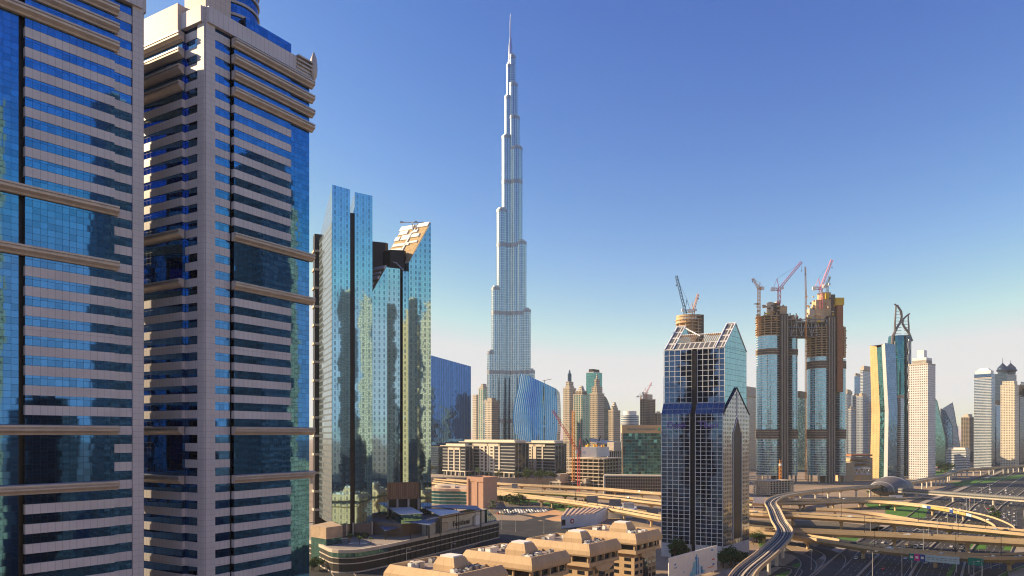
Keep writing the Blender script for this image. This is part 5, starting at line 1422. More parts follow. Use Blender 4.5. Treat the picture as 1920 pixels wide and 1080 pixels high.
# station shell
stn = thing("metro_station", "grey shell roofed rail station where the viaduct meets the footbridge", "station", (505, 926, 0))
m_shell = facade("shell_panels", (.10, .09, .085), (.15, .135, .125), fh=2.4, bay=4, wx=(.03, 1.1), wy=(.04, 1.1), metal=.1, rough=.55, tilt=.02, vary=.15)
ce = unit((.74, .67)); cn = perp(ce); c0 = (508, 928); rings = []
for i in range(21):
    f = i / 20 * 2 - 1; L_ = 44 * f; w = 22 * (1 - .5 * abs(f) ** 2.2); h = 24 - 9 * abs(f) ** 2.0
    c = add(c0, ce, L_)
    rings.append([(c[0] + cn[0] * w * math.cos(a), c[1] + cn[1] * w * math.cos(a), 6 + (h - 6) * max(0, math.sin(a)) ** .8) for a in [math.pi * k / 16 for k in range(17)]])
p = MB()
for i in range(20):
    for k in range(16): p.face([rings[i][k], rings[i + 1][k], rings[i + 1][k + 1], rings[i][k + 1]], 0, [(i * 4, k * 2.4), (i * 4 + 4, k * 2.4), (i * 4 + 4, k * 2.4 + 2.4), (i * 4, k * 2.4 + 2.4)])
p.build("shell_roof", [m_shell], stn, smooth=True)
for r in (rings[1], rings[-2]):
    p = MB(); p.face(r, 0); p.build("end_glazing", [m_t_dk], stn)
p = MB(); p.obox(add(add(c0, ce, -30), cn, -14), ce, 60, 28, 0, 9, 0); p.build("concourse_wall", [m_conc_d], stn)
for i in (2, 10, 18):
    p = MB()
    for k in range(16): p.tube(rings[i][k], rings[i][k + 1], .6, 0, 5, caps=False)
    p.build("shell_rib", [m_steel], stn)

# covered footbridge over the highway
fb0, fb1 = (494, 884), (640, 620)
fe = unit((fb1[0] - fb0[0], fb1[1] - fb0[1])); fl = math.hypot(fb1[0] - fb0[0], fb1[1] - fb0[1])
fbr = thing("footbridge", "covered ribbed grey footbridge crossing the highway from the station", "footbridge", (*fb0, 0))
m_tubeg = facade("footbridge_skin", (.17, .16, .15), (.09, .095, .10), fh=30, bay=2.4, wx=(.25, 1.1), wy=(-1, 2), metal=.1, rough=.5, tilt=.01, vary=.1)
pth = [(fb0[0] + fe[0] * fl * i / 20, fb0[1] + fe[1] * fl * i / 20, 8.0) for i in range(21)]
p = MB(); sweep(p, pth, [(2.6, 0), (-2.6, 0), (-3.0, 1.5), (-2.6, 3.4), (-1.2, 4.3), (1.2, 4.3), (2.6, 3.4), (3.0, 1.5)], 0); p.build("glazed_tube", [m_tubeg], fbr)
p = MB(); sweep(p, pth, [(3.2, -1.6), (3.2, -.02), (-3.2, -.02), (-3.2, -1.6)][::-1], 0); p.build("deck", [m_conc], fbr)
for i in range(6):
    d = 22 + i * 44
    k = add(fb0, fe, d); p = MB(); p.prism([k2[:2] for k2 in rring(1.5, 0, k, 10)], 0, 6.4, 0); p.build("pier", [m_conc], fbr)
    p = MB(); p.box((k[0], k[1], 5.4), 5.5, 3, 1.0, 0, math.atan2(fe[1], fe[0])); p.build("pier_head", [m_conc], fbr)

# ---------------------------------------------------------------- highway at ground level
HWY = smooth([(30, 110, 0), (225, 392, 0), (300, 496, 0), (405, 625, 0), (520, 780, 0), (672, 956, 0), (850, 1172, 0), (1120, 1500, 0), (2000, 2600, 0)], 10)
HN = normals(HWY)
def strip(name, path, N, o0, o1, z, m, kind="structure"):
    p = MB()
    for i in range(len(path) - 1):
        q = []
        for j, o in ((i, o0), (i + 1, o0), (i + 1, o1), (i, o1)):
            q.append((path[j][0] + N[j][0] * o, path[j][1] + N[j][1] * o, path[j][2] + z))
        p.face(q if o1 > o0 else q[::-1], 0)
    return tag(p.build(name, m), kind=kind)
strip("highway", HWY, HN, -46, 46, .02, m_asph)
strip("service_road", HWY, HN, 54, 66, .02, m_asph)
strip("service_road", HWY, HN, -68, -56, .02, m_asph)
strip("verge", HWY, HN, 46, 54, .012, m_pave); strip("verge", HWY, HN, -56, -46, .012, m_pave)
def kerb(name, path, N, o, w, h, m):
    p = MB(); sweep(p, path, [(o + w / 2, 0), (o + w / 2, h), (o - w / 2, h), (o - w / 2, 0)], 0, N); return tag(p.build(name, m), kind="structure")
for o in (-24, 0, 24): kerb("median", HWY, HN, o, 1.2, .8, m_conc_d)
for o in (-46, 46): kerb("barrier", HWY, HN, o, .6, .8, m_conc_d)
# dashes and edge lines
p = MB()
for o in (-20.3, -16.8, -13.3, -9.8, -6.3, -2.8, 2.8, 6.3, 9.8, 13.3, 16.8, 20.3, -28, -32, -36, -40, 28, 32, 36, 40):
    solid = abs(o) in (2.8, 20.3)
    for i in range(len(HWY) - 1):
        a, b = Vector(HWY[i]), Vector(HWY[i + 1]); l = (b - a).length; e = (b - a) / l; n = (HN[i][0], HN[i][1])
        if a.y > 1500: break
        d = 0
        while d < l:
            s = a + e * d; t = a + e * min(l, d + (12 if solid else 4)); d += 12
            q = [(s.x + n[0] * (o + k), s.y + n[1] * (o + k), .026) for k in (-.1, .1)] + [(t.x + n[0] * (o + k), t.y + n[1] * (o + k), .026) for k in (.1, -.1)]
            p.face(q[::-1], 0)
tag(p.build("road_markings", m_line), kind="structure")
q_ = [(-20, -12), (34, 36), (446, 570), (900, 600), (900, -420), (-220, -420), (-220, -12)]
p = MB(); p.face([(*k, .008) for k in ccw(q_)], 0); tag(p.build("unseen_asphalt", m_asph), kind="structure")  # dark ground added out of view so the glass mirrors less bright sand
def ground_road(pts, w, m=None, name="slip_road", kerbs=True):
    pth = smooth([(*W(x, y, 0), 0) for x, y in pts]); N = normals(pth)
    strip(name, pth, N, -w / 2, w / 2, .034 + rnd.uniform(0, .004), m or m_asph)
    if kerbs:
        for s in (-1, 1): kerb("kerb", pth, N, s * (w / 2 + .4), .55, .2, m_conc_d)
ground_road([(1440, 1010), (1475, 1034), (1500, 1042), (1516, 1056), (1510, 1074), (1490, 1110)], 8)
ground_road([(1460, 1012), (1508, 1024), (1547, 1033), (1566, 1045), (1560, 1062), (1540, 1082), (1500, 1130)], 11)
ground_road([(1640, 1002), (1600, 1030), (1570, 1058), (1540, 1086), (1500, 1130)], 9)
ground_road([(1420, 1070), (1450, 1062), (1478, 1064), (1494, 1070), (1480, 1085), (1440, 1098)], 5)
ground_road([(1880, 975), (1862, 958), (1855, 945), (1866, 932), (1900, 915)], 9)
ground_road([(1940, 1048), (1900, 1058), (1850, 1078), (1800, 1120)], 10)
ground_road([(760, 1100), (850, 1055), (930, 1010), (965, 990), (1000, 975), (1040, 966)], 12, None, "slip_road", False)
ground_road([(930, 978), (960, 1000), (1010, 1012), (1060, 1016)], 10, None, "slip_road", False)
ground_road([(560, 1030), (600, 1030), (622, 1046), (650, 1085), (690, 1130)], 11)
ground_road([(930, 962), (985, 966), (1060, 985), (1150, 1000)], 8, None, "slip_road", False)
def patch(name, pts, m, z=.02, kind="structure"):
    q = ccw([W(x, y, 0) for x, y in pts]); p = MB(); p.face([(*k, z) for k in q], 0); return tag(p.build(name, m), kind=kind)
m_orange = mat("orange_sand", (.52, .30, .15), .95, var=.15, scale=.08)
patch("sand_lot", [(985, 966), (1040, 956), (1080, 968), (1100, 978), (1050, 977), (1000, 975)], m_orange, .014)
patch("sand_lot", [(1880, 950), (1900, 938), (1990, 935), (1990, 985), (1920, 992), (1892, 965)], m_orange, .016)
patch("parking_lot", [(925, 962), (935, 946), (1030, 944), (1010, 958), (960, 968)], mat("worn_asphalt", (.13, .12, .11), .9, var=.2, scale=.2), .014)
patch("asphalt_yard", [(930, 975), (1050, 978), (1110, 1000), (1040, 1030), (960, 1040), (900, 1030)], m_asph, .012)
patch("asphalt_yard", [(580, 1030), (640, 1040), (760, 1060), (740, 1120), (560, 1120)], m_asph, .012)
patch("paved_yard", [(1405, 1045), (1440, 1030), (1500, 1090), (1380, 1120), (1300, 1100)], m_conc_d, .012)
for q in ([(1010, 944), (1060, 936), (1116, 957), (1090, 963), (1050, 957)], [(935, 935), (1000, 931), (1010, 943), (960, 946)], [(1560, 1005), (1625, 1010), (1640, 1022), (1595, 1017)], [(1822, 1014), (1852, 1014), (1848, 1030), (1818, 1030)],
          [(1848, 1080), (1870, 1062), (1920, 1050), (1960, 1052), (1900, 1070), (1870, 1090)], [(1660, 948), (1740, 952), (1735, 972), (1660, 966)], [(1455, 1078), (1480, 1070), (1490, 1080), (1470, 1095)], [(1620, 944), (1670, 945), (1668, 955), (1630, 952)],
          [(1855, 962), (1870, 966), (1876, 975), (1860, 974)], [(1420, 1012), (1440, 1010), (1440, 1024), (1425, 1028)], [(1750, 884), (1782, 880), (1790, 888), (1755, 892)], [(1780, 905), (1880, 893), (1920, 890), (1920, 896), (1800, 912)],
          [(1484, 1060), (1505, 1052), (1508, 1068), (1495, 1074)], [(1885, 1022), (1900, 1020), (1896, 1032), (1880, 1032)], [(1786, 1058), (1796, 1056), (1780, 1085), (1770, 1085)]):
    patch("lawn", q, m_grass, .03)
m_dirt = mat("dark_verge", (.12, .10, .07), .95, var=.3, scale=.1)
patch("rough_verge", [(1405, 975), (1560, 978), (1660, 988), (1640, 1000), (1500, 992), (1405, 988)], m_dirt, .012)
patch("rough_verge", [(1520, 1045), (1550, 1050), (1545, 1070), (1515, 1078)], m_dirt, .018)
# ================================================================ trees
m_bark = mat("bark", (.10, .07, .045), .95, var=.3, scale=2)
def leafm(name, c): return mat(name, c, .8, var=.5, scale=.9)
m_leaf = [leafm("leaf_deep", (.035, .075, .02)), leafm("leaf_mid", (.06, .11, .025)), leafm("leaf_olive", (.09, .11, .035)), leafm("leaf_yellow", (.22, .20, .03))]
def tree_proto(kind, seed):
    r = random.Random(seed)
    root = bpy.data.objects.new("tree" if kind != "palm" else "palm_tree", None); COL.objects.link(root); root["_b"] = (0, 0, 0)
    if kind == "palm":
        h = r.uniform(7, 9); t = MB(); t.tube((0, 0, 0), (.25, .1, h * .5), .32, 0, 7, r2=.24); t.tube((.25, .1, h * .5), (.3, .2, h), .24, 0, 7, r2=.2); t.build("trunk", [m_bark], root)
        c = MB()
        for i in range(22):
            a = 2 * math.pi * i / 22 + r.uniform(-.1, .1); up = r.uniform(-.2, .9); L = r.uniform(2.6, 3.6); prev = None
            for k in range(6):
                f = k / 5; x = .3 + math.cos(a) * L * f; y = .2 + math.sin(a) * L * f; z = h + up * L * f * .8 - 1.9 * f * f; w = .42 * (1 - abs(f - .4)); n = (-math.sin(a), math.cos(a))
                cur = ((x + n[0] * w, y + n[1] * w, z - .15), (x, y, z), (x - n[0] * w, y - n[1] * w, z - .15))
                if prev:
                    c.face([prev[0], prev[1], cur[1], cur[0]], 0); c.face([prev[1], prev[2], cur[2], cur[1]], 0)
                prev = cur
        c.build("crown", [m_leaf[1]], root)
        return root
    h = r.uniform(4.5, 6.5) if kind != "bush" else 1.2; R_ = r.uniform(2.6, 3.6) if kind != "bush" else 1.6
    t = MB(); t.tube((0, 0, 0), (.1, .1, h * .55), .28, 0, 7, r2=.2)
    tips = []
    for i in range(6):
        a = i * 1.05 + r.uniform(-.3, .3); e = (math.cos(a) * R_ * .6, math.sin(a) * R_ * .6, h + r.uniform(-.8, .9)); t.tube((.1, .1, h * .5), e, .13, 0, 5, r2=.05, caps=False); tips.append(e)
    tips.append((0, 0, h + 1.3)); t.build("trunk", [m_bark], root)
    c = MB()
    for i in range(9 if kind != "bush" else 5):
        b = tips[i % len(tips)]; cx, cy, cz = b[0] * r.uniform(.5, 1.2), b[1] * r.uniform(.5, 1.2), b[2] + r.uniform(-.7, .8); rr = R_ * r.uniform(.32, .55)
        for k in range(60):
            u, v = r.uniform(0, 2 * math.pi), math.acos(r.uniform(-1, 1)); q = rr * r.uniform(.45, 1.05)
            p0 = Vector((cx + q * math.sin(v) * math.cos(u), cy + q * math.sin(v) * math.sin(u), cz + q * .8 * math.cos(v)))
            d1_ = Vector((r.uniform(-1, 1), r.uniform(-1, 1), r.uniform(-.6, .6))).normalized() * r.uniform(.25, .5); d2_ = d1_.cross(Vector((r.uniform(-1, 1), r.uniform(-1, 1), 1))).normalized() * r.uniform(.2, .4)
            c.face([p0 - d1_, p0 - d2_, p0 + d1_, p0 + d2_], 0 if r.random() < .6 else 1)
    k = {"deep": (0, 1), "olive": (2, 0), "yellow": (3, 1), "bush": (1, 0)}[kind]
    c.build("crown", [m_leaf[k[0]], m_leaf[k[1]]], root)
    return root
PROT = {k: [tree_proto(k, s) for s in (1, 2, 3)] for k in ("deep", "olive", "yellow", "bush", "palm")}
used = set()
def plant(kind, x, y, z, s, label, group, cat="tree"):
    pr = rnd.choice(PROT[kind])
    o = pr if pr.name not in used else copy_tree(pr)
    used.add(pr.name)
    if kind == "bush" : o.name = "bush"
    o.location = (x, y, z); o.rotation_euler = (0, 0, rnd.uniform(0, 6.28)); o.scale = (s, s, s * rnd.uniform(.9, 1.1))
    tag(o, label, cat, group)
def belt(kind, n, box, z, s, label, group, cat="tree"):
    for i in range(n):
        px, py = rnd.uniform(box[0], box[2]), rnd.uniform(box[1], box[3])
        x, y = W(px, py, z); plant(kind, x, y, z, s * rnd.uniform(.8, 1.25), label, group, cat)
belt("yellow", 9, (808, 884, 838, 889), ZG, 1.5, "yellow green tree in front of the left cream office block", "yellow trees by the offices")
belt("olive", 16, (930, 893, 1062, 902), ZG, 1.6, "dusty green tree before the cream office blocks", "trees before the cream offices")
belt("deep", 9, (985, 894, 1050, 903), ZG, 1.5, "dark green tree before the cream office blocks", "dark trees before the cream offices")
belt("palm", 10, (860, 889, 960, 896), ZG, 1.3, "palm in front of the middle cream office block", "palms before the cream offices", "palm")
belt("deep", 12, (938, 942, 985, 948), 0, 1.25, "dark tree along the car park beside the pink block", "trees along the car park")
belt("palm", 3, (918, 962, 926, 965), 0, 1.1, "palm at the foot of the pink block", "palms by the pink block", "palm")
belt("bush", 26, (1030, 938, 1112, 956), 0, 1.2, "low green bush on the lawn below the flyover", "bushes on the lawn", "bush")
belt("deep", 9, (1350, 1058, 1398, 1066), 0, 1.25, "dense tree at the foot of the gabled grid tower", "trees by the gabled tower")
belt("deep", 6, (1262, 1046, 1285, 1050), 0, 1.2, "dense tree behind the billboard", "trees behind the billboard")
belt("deep", 7, (1408, 1016, 1440, 1022), 0, 1.1, "tree under the flyovers beside the gabled grid tower", "trees under the flyovers")
belt("deep", 9, (1755, 881, 1785, 888), 0, 2.0, "round green tree near the low white office block", "trees by the white office")
belt("bush", 14, (640, 1000, 694, 1012), 13.1, .9, "bush in the planters on the podium deck", "bushes on the podium", "bush")
belt("palm", 4, (648, 1018, 700, 1024), 13.1, .7, "small palm on the podium deck", "palms on the podium", "palm")
belt("bush", 14, (727, 966, 755, 976), 21.6, .8, "bush beside the white roofed pavilion", "bushes by the pavilion", "bush")
belt("deep", 7, (584, 1062, 600, 1074), 0, .8, "small tree by the drive at the left of the podium", "trees by the drive")
belt("bush", 10, (1856, 958, 1876, 974), 0, 1.2, "bush on the wedge of lawn at the exit ramp", "bushes at the exit ramp", "bush")
belt("palm", 8, (1620, 928, 1700, 934), 0, 1.1, "palm beside the rail station", "palms by the station", "palm")
for L_ in PROT.values():
    for o in L_:
        if o.name not in used:
            for ch in list(o.children): bpy.data.objects.remove(ch)
            bpy.data.objects.remove(o)

# ================================================================ cars
m_tyre = mat("tyre_rubber", (.015, .015, .015), .8)
m_cglass = mat("car_glass", (.02, .025, .03), .08, .3)
paints = {"white": mat("paint_white", (.75, .75, .74), .25, .0, var=.03, spec=.5), "silver": mat("paint_silver", (.45, .46, .47), .25, .5, var=.03),
          "black": mat("paint_black", (.02, .02, .022), .2, var=.03, spec=.5), "red": mat("paint_red", (.45, .03, .02), .25, var=.03, spec=.5), "sand": mat("paint_sand", (.50, .40, .26), .3, var=.03)}
def car_mesh(col, van=False):
    p = MB(); L_, w = (4.6, .9) if not van else (6.2, 1.05)
    prof = [(-L_ / 2, .45), (-L_ / 2 + .1, .85), (-L_ * .22, .98), (-.15 * L_ + .25, 1.45), (L_ * .26, 1.45), (L_ * .42, 1.0), (L_ / 2, .9), (L_ / 2, .4)] if not van else [(-L_ / 2, .4), (-L_ / 2, 1.2), (-L_ / 2 + .8, 1.5), (-L_ / 2 + 1.4, 2.3), (L_ / 2, 2.3), (L_ / 2, .4)]
    hi = 1.0 if not van else 1.5
    A = [(x, -w * (.82 if z > hi else 1), z) for x, z in prof]; B = [(x, w * (.82 if z > hi else 1), z) for x, z in prof]
    n = len(prof)
    p.face(A, 0); p.face(B[::-1], 0)
    for i in range(n):
        j = (i + 1) % n
        glass = (not van and i in (2, 4)) or (van and i == 2)
        p.face([A[j], A[i], B[i], B[j]], 1 if glass else 0)
    if not van:
        for s in (-1, 1): p.face([(-.9, s * w * .93, 1.02), (1.4, s * w * .93, 1.02), (1.05, s * w * .86, 1.38), (-.35, s * w * .86, 1.38)][::s], 1)
    for x in (-L_ * .3, L_ * .3):
        for s in (-1, 1): p.tube((x, s * w * .75, .32), (x, s * w * 1.02, .32), .32, 2, 10)
    o = p.build("car" if not van else "van", [paints[col], m_cglass, m_tyre])
    return o
proto = {}
def car(col, x, y, z, ang, label, group, van=False):
    k = (col, van)
    if k not in proto: o = proto[k] = car_mesh(col, van)
    else: o = proto[k].copy(); COL.objects.link(o)
    o.location = (x, y, z); o.rotation_euler = (0, 0, ang)
    tag(o, label, "van" if van else "car", group)
cols = ["white"] * 6 + ["silver"] * 3 + ["black"] * 2 + ["red", "sand"]
lanes = [-18.5, -15, -11.5, -8, -4.5, 4.5, 8, 11.5, 15, 18.5, -30, -34, -38, 30, 34, 38]
for i in range(150):
    k = rnd.uniform(0, 1) ** .8; j = int(10 + k * 42); j = min(j, len(HWY) - 2); t = rnd.random()
    a, b = Vector(HWY[j]), Vector(HWY[j + 1]); q = a.lerp(b, t); n = HN[j]; o = rnd.choice(lanes); e = (b - a).normalized()
    col = rnd.choice(cols); van = rnd.random() < .12
    if van: col = "white"
    s_ = rnd.uniform(-.3, .3)
    car(col, q.x + n[0] * (o + s_), q.y + n[1] * (o + s_), .03, math.atan2(e.y, e.x) + (math.pi if o < 0 else 0), f"{col} {'van' if van else 'car'} driving on the wide ground level highway", f"{col} {'vans' if van else 'cars'} on the highway", van)
# parked rows by the pink block
P0 = W(934, 964, 0); ex = unit((.9, .35)); ey = perp(ex)
for r in range(4):
    for i in range(18):
        if rnd.random() < .12: continue
        col = rnd.choice(["white", "white", "white", "silver", "silver", "sand", "black"]) if not (r == 0 and i == 0) else "red"
        k = add(add(P0, ex, i * 3.0 + r * 6), ey, r * 9)
        car(col, k[0], k[1], .03, math.atan2(ey[1], ey[0]) + rnd.uniform(-.04, .04), f"{col} car parked in rows beside the pink block", f"{col} cars parked by the pink block")
def on_road(fl, n, name, o_list):
    path, N = fl[1], fl[2]
    for i in range(n):
        j = rnd.randint(int(len(path) * .25), len(path) - 3); a, b = Vector(path[j]), Vector(path[j + 1]); e = (b - a).normalized(); q = a.lerp(b, rnd.random()); o = rnd.choice(o_list); col = rnd.choice(cols)
        car(col, q.x + N[j][0] * o, q.y + N[j][1] * o, q.z + .03, math.atan2(e.y, e.x), f"{col} car on the {name}", f"{col} cars on the {name}")
on_road(FA, 12, "broad middle flyover", [-7, -3.5, 3.5, 7]); on_road(FD, 5, "curved exit ramp", [-3, 2]); on_road(FC, 5, "frontmost flyover", [-2.5, 2.5]); on_road(FB, 5, "flyover nearest the gabled tower", [-3, 2]); on_road(FU, 6, "farthest flyover", [-3, 3])
for px, py, c in ((590, 1049, "white"), (596, 1046, "white"), (608, 1052, "silver"), (586, 1046, "black")):
    x, y = W(px, py, 0); car(c, x, y, .04, .9, f"{c} car on the drive at the left of the podium", f"{c} cars on the podium drive")

# ================================================================ street lamps
m_pole = mat("lamp_pole_grey", (.45, .45, .45), .5, .3)
def lamp_proto(kind):
    root = bpy.data.objects.new("street_lamp", None); COL.objects.link(root); root["_b"] = (0, 0, 0)
    h = {"tall": 16, "mid": 11, "dark": 13}[kind]; m = m_dark if kind == "dark" else m_pole
    p = MB(); p.tube((0, 0, 0), (0, 0, h), .2, 0, 8, r2=.11); p.build("pole", [m], root)
    p = MB(); p.tube((-2.2 if kind != "mid" else 0, 0, h), (2.2, 0, h), .09, 0, 6); p.build("arm", [m], root)
    for s in ((-1, 1) if kind != "mid" else (1,)):
        p = MB(); p.box((s * 2.2, 0, h - .12), 1.3, .5, .22, 0); p.build("lamp_head", [m_white if kind != "dark" else m_dark], root)
    p = MB(); p.tube((0, 0, 0), (0, 0, .7), .4, 0, 8, r2=.3); p.build("base", [m_conc], root)
    return root
LP = {k: None for k in ("tall", "mid", "dark")}
def lamp(kind, x, y, z, label, group, rot=None):
    if LP[kind] is None: o = LP[kind] = lamp_proto(kind)
    else: o = copy_tree(LP[kind])
    o.location = (x, y, z); o.rotation_euler = (0, 0, math.atan2(.68, -.73) if rot is None else rot)
    tag(o, label, "street lamp", group)
lamp("tall", *W(1636, 1088, 0), 0, "tall pale two headed lamp at the bottom edge, left of the highway", "single", 0)
x, y = W(1691, 1079, 0); lamp("tall", x, y, 0, "tall pale lamp with a camera box, in front of the frontmost flyover", "single", .5)
for px, py in ((1858, 1066), (1874, 1066), (1841, 1080), (1826, 1090)):
    lamp("mid", *W(px, py, 0), 0, "pale street lamp on the lawn at the lower right", "lamps on the right lawn", rnd.uniform(-.5, .5))
for px, py in ((1521, 1068), (1647, 998), (1632, 1001), (762, 1064), (847, 1052), (967, 997), (1020, 1000), (940, 992)):
    lamp("mid", *W(px, py, 0), 0, "pale single headed street lamp on the ground level streets", "lamps along the streets", rnd.uniform(-1, 1))
for fl, nm, n in ((FA, "broad middle flyover", 9), (FB, "flyover nearest the gabled tower", 7), (FC, "frontmost flyover", 6), (FU, "farthest flyover", 6), (FR, "curved slip road by the white hall", 3)):
    path, N = fl[1], fl[2]
    for i in range(n):
        j = int((i + .5) * len(path) / n)
        lamp("dark", path[j][0], path[j][1], path[j][2], "thin dark lamp standing along the " + nm, "lamps along the " + nm, math.atan2(N[j][1], N[j][0]))
for j in range(16, 48, 3):
    lamp("tall", HWY[j][0], HWY[j][1], .9, "tall two headed lamp on the median of the wide highway", "median lamps of the highway", math.atan2(HN[j][1], HN[j][0]))

# ================================================================ signs
m_sgrey = mat("sign_back_grey", (.22, .22, .23), .6, .2)
m_sblue = mat("sign_blue", (.02, .06, .28), .5, var=.05); m_sgreen = mat("sign_green", (.0, .20, .16), .5, var=.05); m_smag = mat("sign_magenta", (.55, .01, .25), .5, var=.05); m_slb = mat("sign_pale_blue", (.40, .55, .62), .5, var=.05)
def board(name, label, a, b, z0, z1, m, cat="sign", legs=True, th=.3):
    d = unit((b[0] - a[0], b[1] - a[1])); L_ = math.hypot(b[0] - a[0], b[1] - a[1]); n = (d[1], -d[0])
    root = thing(name, label, cat, (a[0], a[1], 0))
    p = MB(); slab(p, a, d, n, 0, L_, -th / 2, th / 2, z0, z1); p.build("panel", [m], root)
    if legs:
        for s in (.06, .94):
            k = add(a, d, L_ * s); p = MB(); p.tube((k[0] - n[0] * .4, k[1] - n[1] * .4, 0), (k[0] - n[0] * .4, k[1] - n[1] * .4, z1), .25, 0); p.build("post", [m_pole], root)
    return root, d, n, L_
# sign bridge hung on the frontmost flyover
Ya, Yb = 415.0, 401.0
a, b = (XA(1704, Ya), Ya), (XA(1799, Yb), Yb)
z0, z1 = 5.6, 9.2
sg, d, n, L_ = board("road_sign", "long pale blue overhead sign with green, magenta and blue squares at its left", a, b, z0 - .6, z0 + 3.4, m_slb, legs=True)
for i, m in enumerate((m_sgreen, m_smag, m_sblue)):
    p = MB(); slab(p, a, d, n, i * L_ * .11, (i + 1) * L_ * .11, .1, .3, z0 - .58, z0 + 3.38); p.build("colour_panel", [m], sg)
    p = MB(); k = add(add(a, d, (i + .5) * L_ * .11), n, .34); p.box((k[0], k[1], z0 + .7), 1.5, .1, 1.4, 0, math.atan2(d[1], d[0])); p.build("symbol", [m_white], sg)
for j, y in enumerate((z0 + 1.8, z0 + .8)):
    for i in range(7):
        s = L_ * (.37 + i * .085); p = MB(); slab(p, a, d, n, s, s + L_ * (.055 if (i + j) % 3 else .07), .14, .2, y, y + .3); p.build("text_line", [m_sgrey], sg)
Yg = 400.0
board("road_sign", "dark green overhead road sign at the right of the pale blue one", (XA(1815, Yg), Yg), (XA(1844, Yg - 4), Yg - 4), 5.0, 9.2, m_sgreen)
# banner on the curved ramp
path, N = FD[1], FD[2]
idx = [i for i in range(len(path)) if 1738 < 960 + 1300 * path[i][0] / path[i][1] < 1836 and i < len(path) - 8]
bn = thing("ramp_banner", "yellow and blue banner fixed along the parapet of the curved exit ramp", "banner", (*path[idx[0]][:2], 0))
side = 1 if (path[idx[0]][0] + N[idx[0]][0], path[idx[0]][1] + N[idx[0]][1])[1] < path[idx[0]][1] else -1
for k, i in enumerate(idx[:-1]):
    p = MB(); o = side * 6.95
    A = [(path[j][0] + N[j][0] * (o + side * dd), path[j][1] + N[j][1] * (o + side * dd), path[j][2] + z) for dd in (0, .25) for j, z in ((i, -.8), (i + 1, -.8), (i + 1, 1.75), (i, 1.75))]
    p.loft([A[:4], A[4:]], 0); p.build("panel", [m_slb if k in (0, len(idx) - 2, len(idx) - 3) else m_sblue if k in (1, len(idx) // 2) else mat("banner_yellow", (.50, .36, .12), .7)], bn)
# grey backs of gantry signs beside the left flyovers, and white ones
for (px, py, Y, w, h, m, lab) in ((1110, 936, 700, 11, 7, m_sgrey, "grey back of a gantry sign between the left flyovers"), (1153, 942, 660, 11, 6.5, m_sgrey, "grey gantry sign back beside an arched post on the left"), (965, 911, 960, 8, 6, m_sgrey, "grey sign back at the pink block end of the flyovers"),
                                  (1223, 960, 620, 10, 6, m_sgrey, "grey sign back next to the gabled grid tower"), (1423, 938, 720, 12, 6.5, m_white, "white gantry sign back left of the curving viaduct"), (1679, 934, 830, 15, 7, m_white, "white gantry sign back in front of the rail station")):
    x = XA(px, Y); z = ZA(py, Y); r, d, n, L_ = board("gantry_sign", lab, (x - w / 2, Y), (x + w / 2, Y - 2), z - h / 2, z + h / 2, m)
    p = MB(); p.tube((x + w * .75, Y, 0), (x + w * .75, Y, z), .3, 0); p.tube((x + w * .75, Y, z), (x + w * .6, Y, z + 1.5), .3, 0); p.tube((x + w * .6, Y, z + 1.5), (x, Y + .3, z + 1.5), .3, 0); p.build("arched_post", [m_pole], r)
# billboard
a, b = (81.5, 361.0), (119, 403)
bb, d, n, L_ = board("billboard", "large white billboard with a blue skyline picture at the foot of the gabled tower", a, b, 1.5, 15.8, m_white, "billboard", True, .5)
m_bb = [mat("print_blue", (.05, .25, .55), .6), mat("print_cyan", (.20, .55, .72), .6), mat("print_pale", (.50, .68, .80), .6)]
rb_ = random.Random(3)
for i in range(26):
    s = L_ * (.38 + .3 * rb_.random()); cs = abs(s / L_ - .53) / .16; h = max(1.5, 11.5 * (1 - cs) * rb_.uniform(.6, 1)); w = rb_.uniform(.6, 2.2)
    p = MB(); slab(p, a, d, n, s, s + w, .26 + .01 * i, .28 + .01 * i, 2.5, 2.5 + h); p.build("printed_tower", [rb_.choice(m_bb)], bb)
for s, z, w, h, m in ((.1, 11, .03, .9, m_bb[0]), (.1, 9.4, .05, .5, m_bb[0]), (.08, 4.5, .11, .5, m_smag), (.08, 3.5, .14, .4, m_cred), (.27, 5.4, .03, 1.2, m_bb[2]), (.86, 13.4, .05, .8, m_bb[0]), (.88, 8, .06, .7, m_cred), (.89, 5, .05, .9, m_bb[0]), (.8, 4, .12, .5, m_cor)):
    p = MB(); slab(p, a, d, n, s * L_, (s + w) * L_, .26, .3, z, z + h); p.build("printed_line", [m], bb)
# white sales hall with round red mark
hy = 590.0
hq = [(XA(1052, hy), hy), (XA(1118, 612), 612), (XA(1140, 660), 660), (XA(1062, 650), 650)]
hl = thing("sales_hall", "low white hall with ribbed flat roof and round red mark on its wall", "hall", (*hq[0], 0))
m_hallw = facade("hall_wall", (.66, .67, .70), (.5, .5, .5), wx=(2, 3), joint=(1.2, 30, .08))
p = MB(); p.prism(ccw(hq), 0, 10.5, 0, 1); p.build("wall", [m_hallw, m_conc], hl)
for i in range(8):
    f = (i + .5) / 8; A_ = add(hq[0], (hq[1][0] - hq[0][0], hq[1][1] - hq[0][1]), f); B_ = add(hq[3], (hq[2][0] - hq[3][0], hq[2][1] - hq[3][1]), f)
    p = MB(); dd = unit((B_[0] - A_[0], B_[1] - A_[1])); p.obox(A_, dd, math.hypot(B_[0] - A_[0], B_[1] - A_[1]), 1.6, 10.5, 11.3, 0); p.build("roof_rib", [mat("pinkish_roof", (.56, .40, .29), .9)], hl)
dh = unit((hq[1][0] - hq[0][0], hq[1][1] - hq[0][1])); nh = (dh[1], -dh[0]); k = add(add(hq[0], dh, 12), nh, .15)
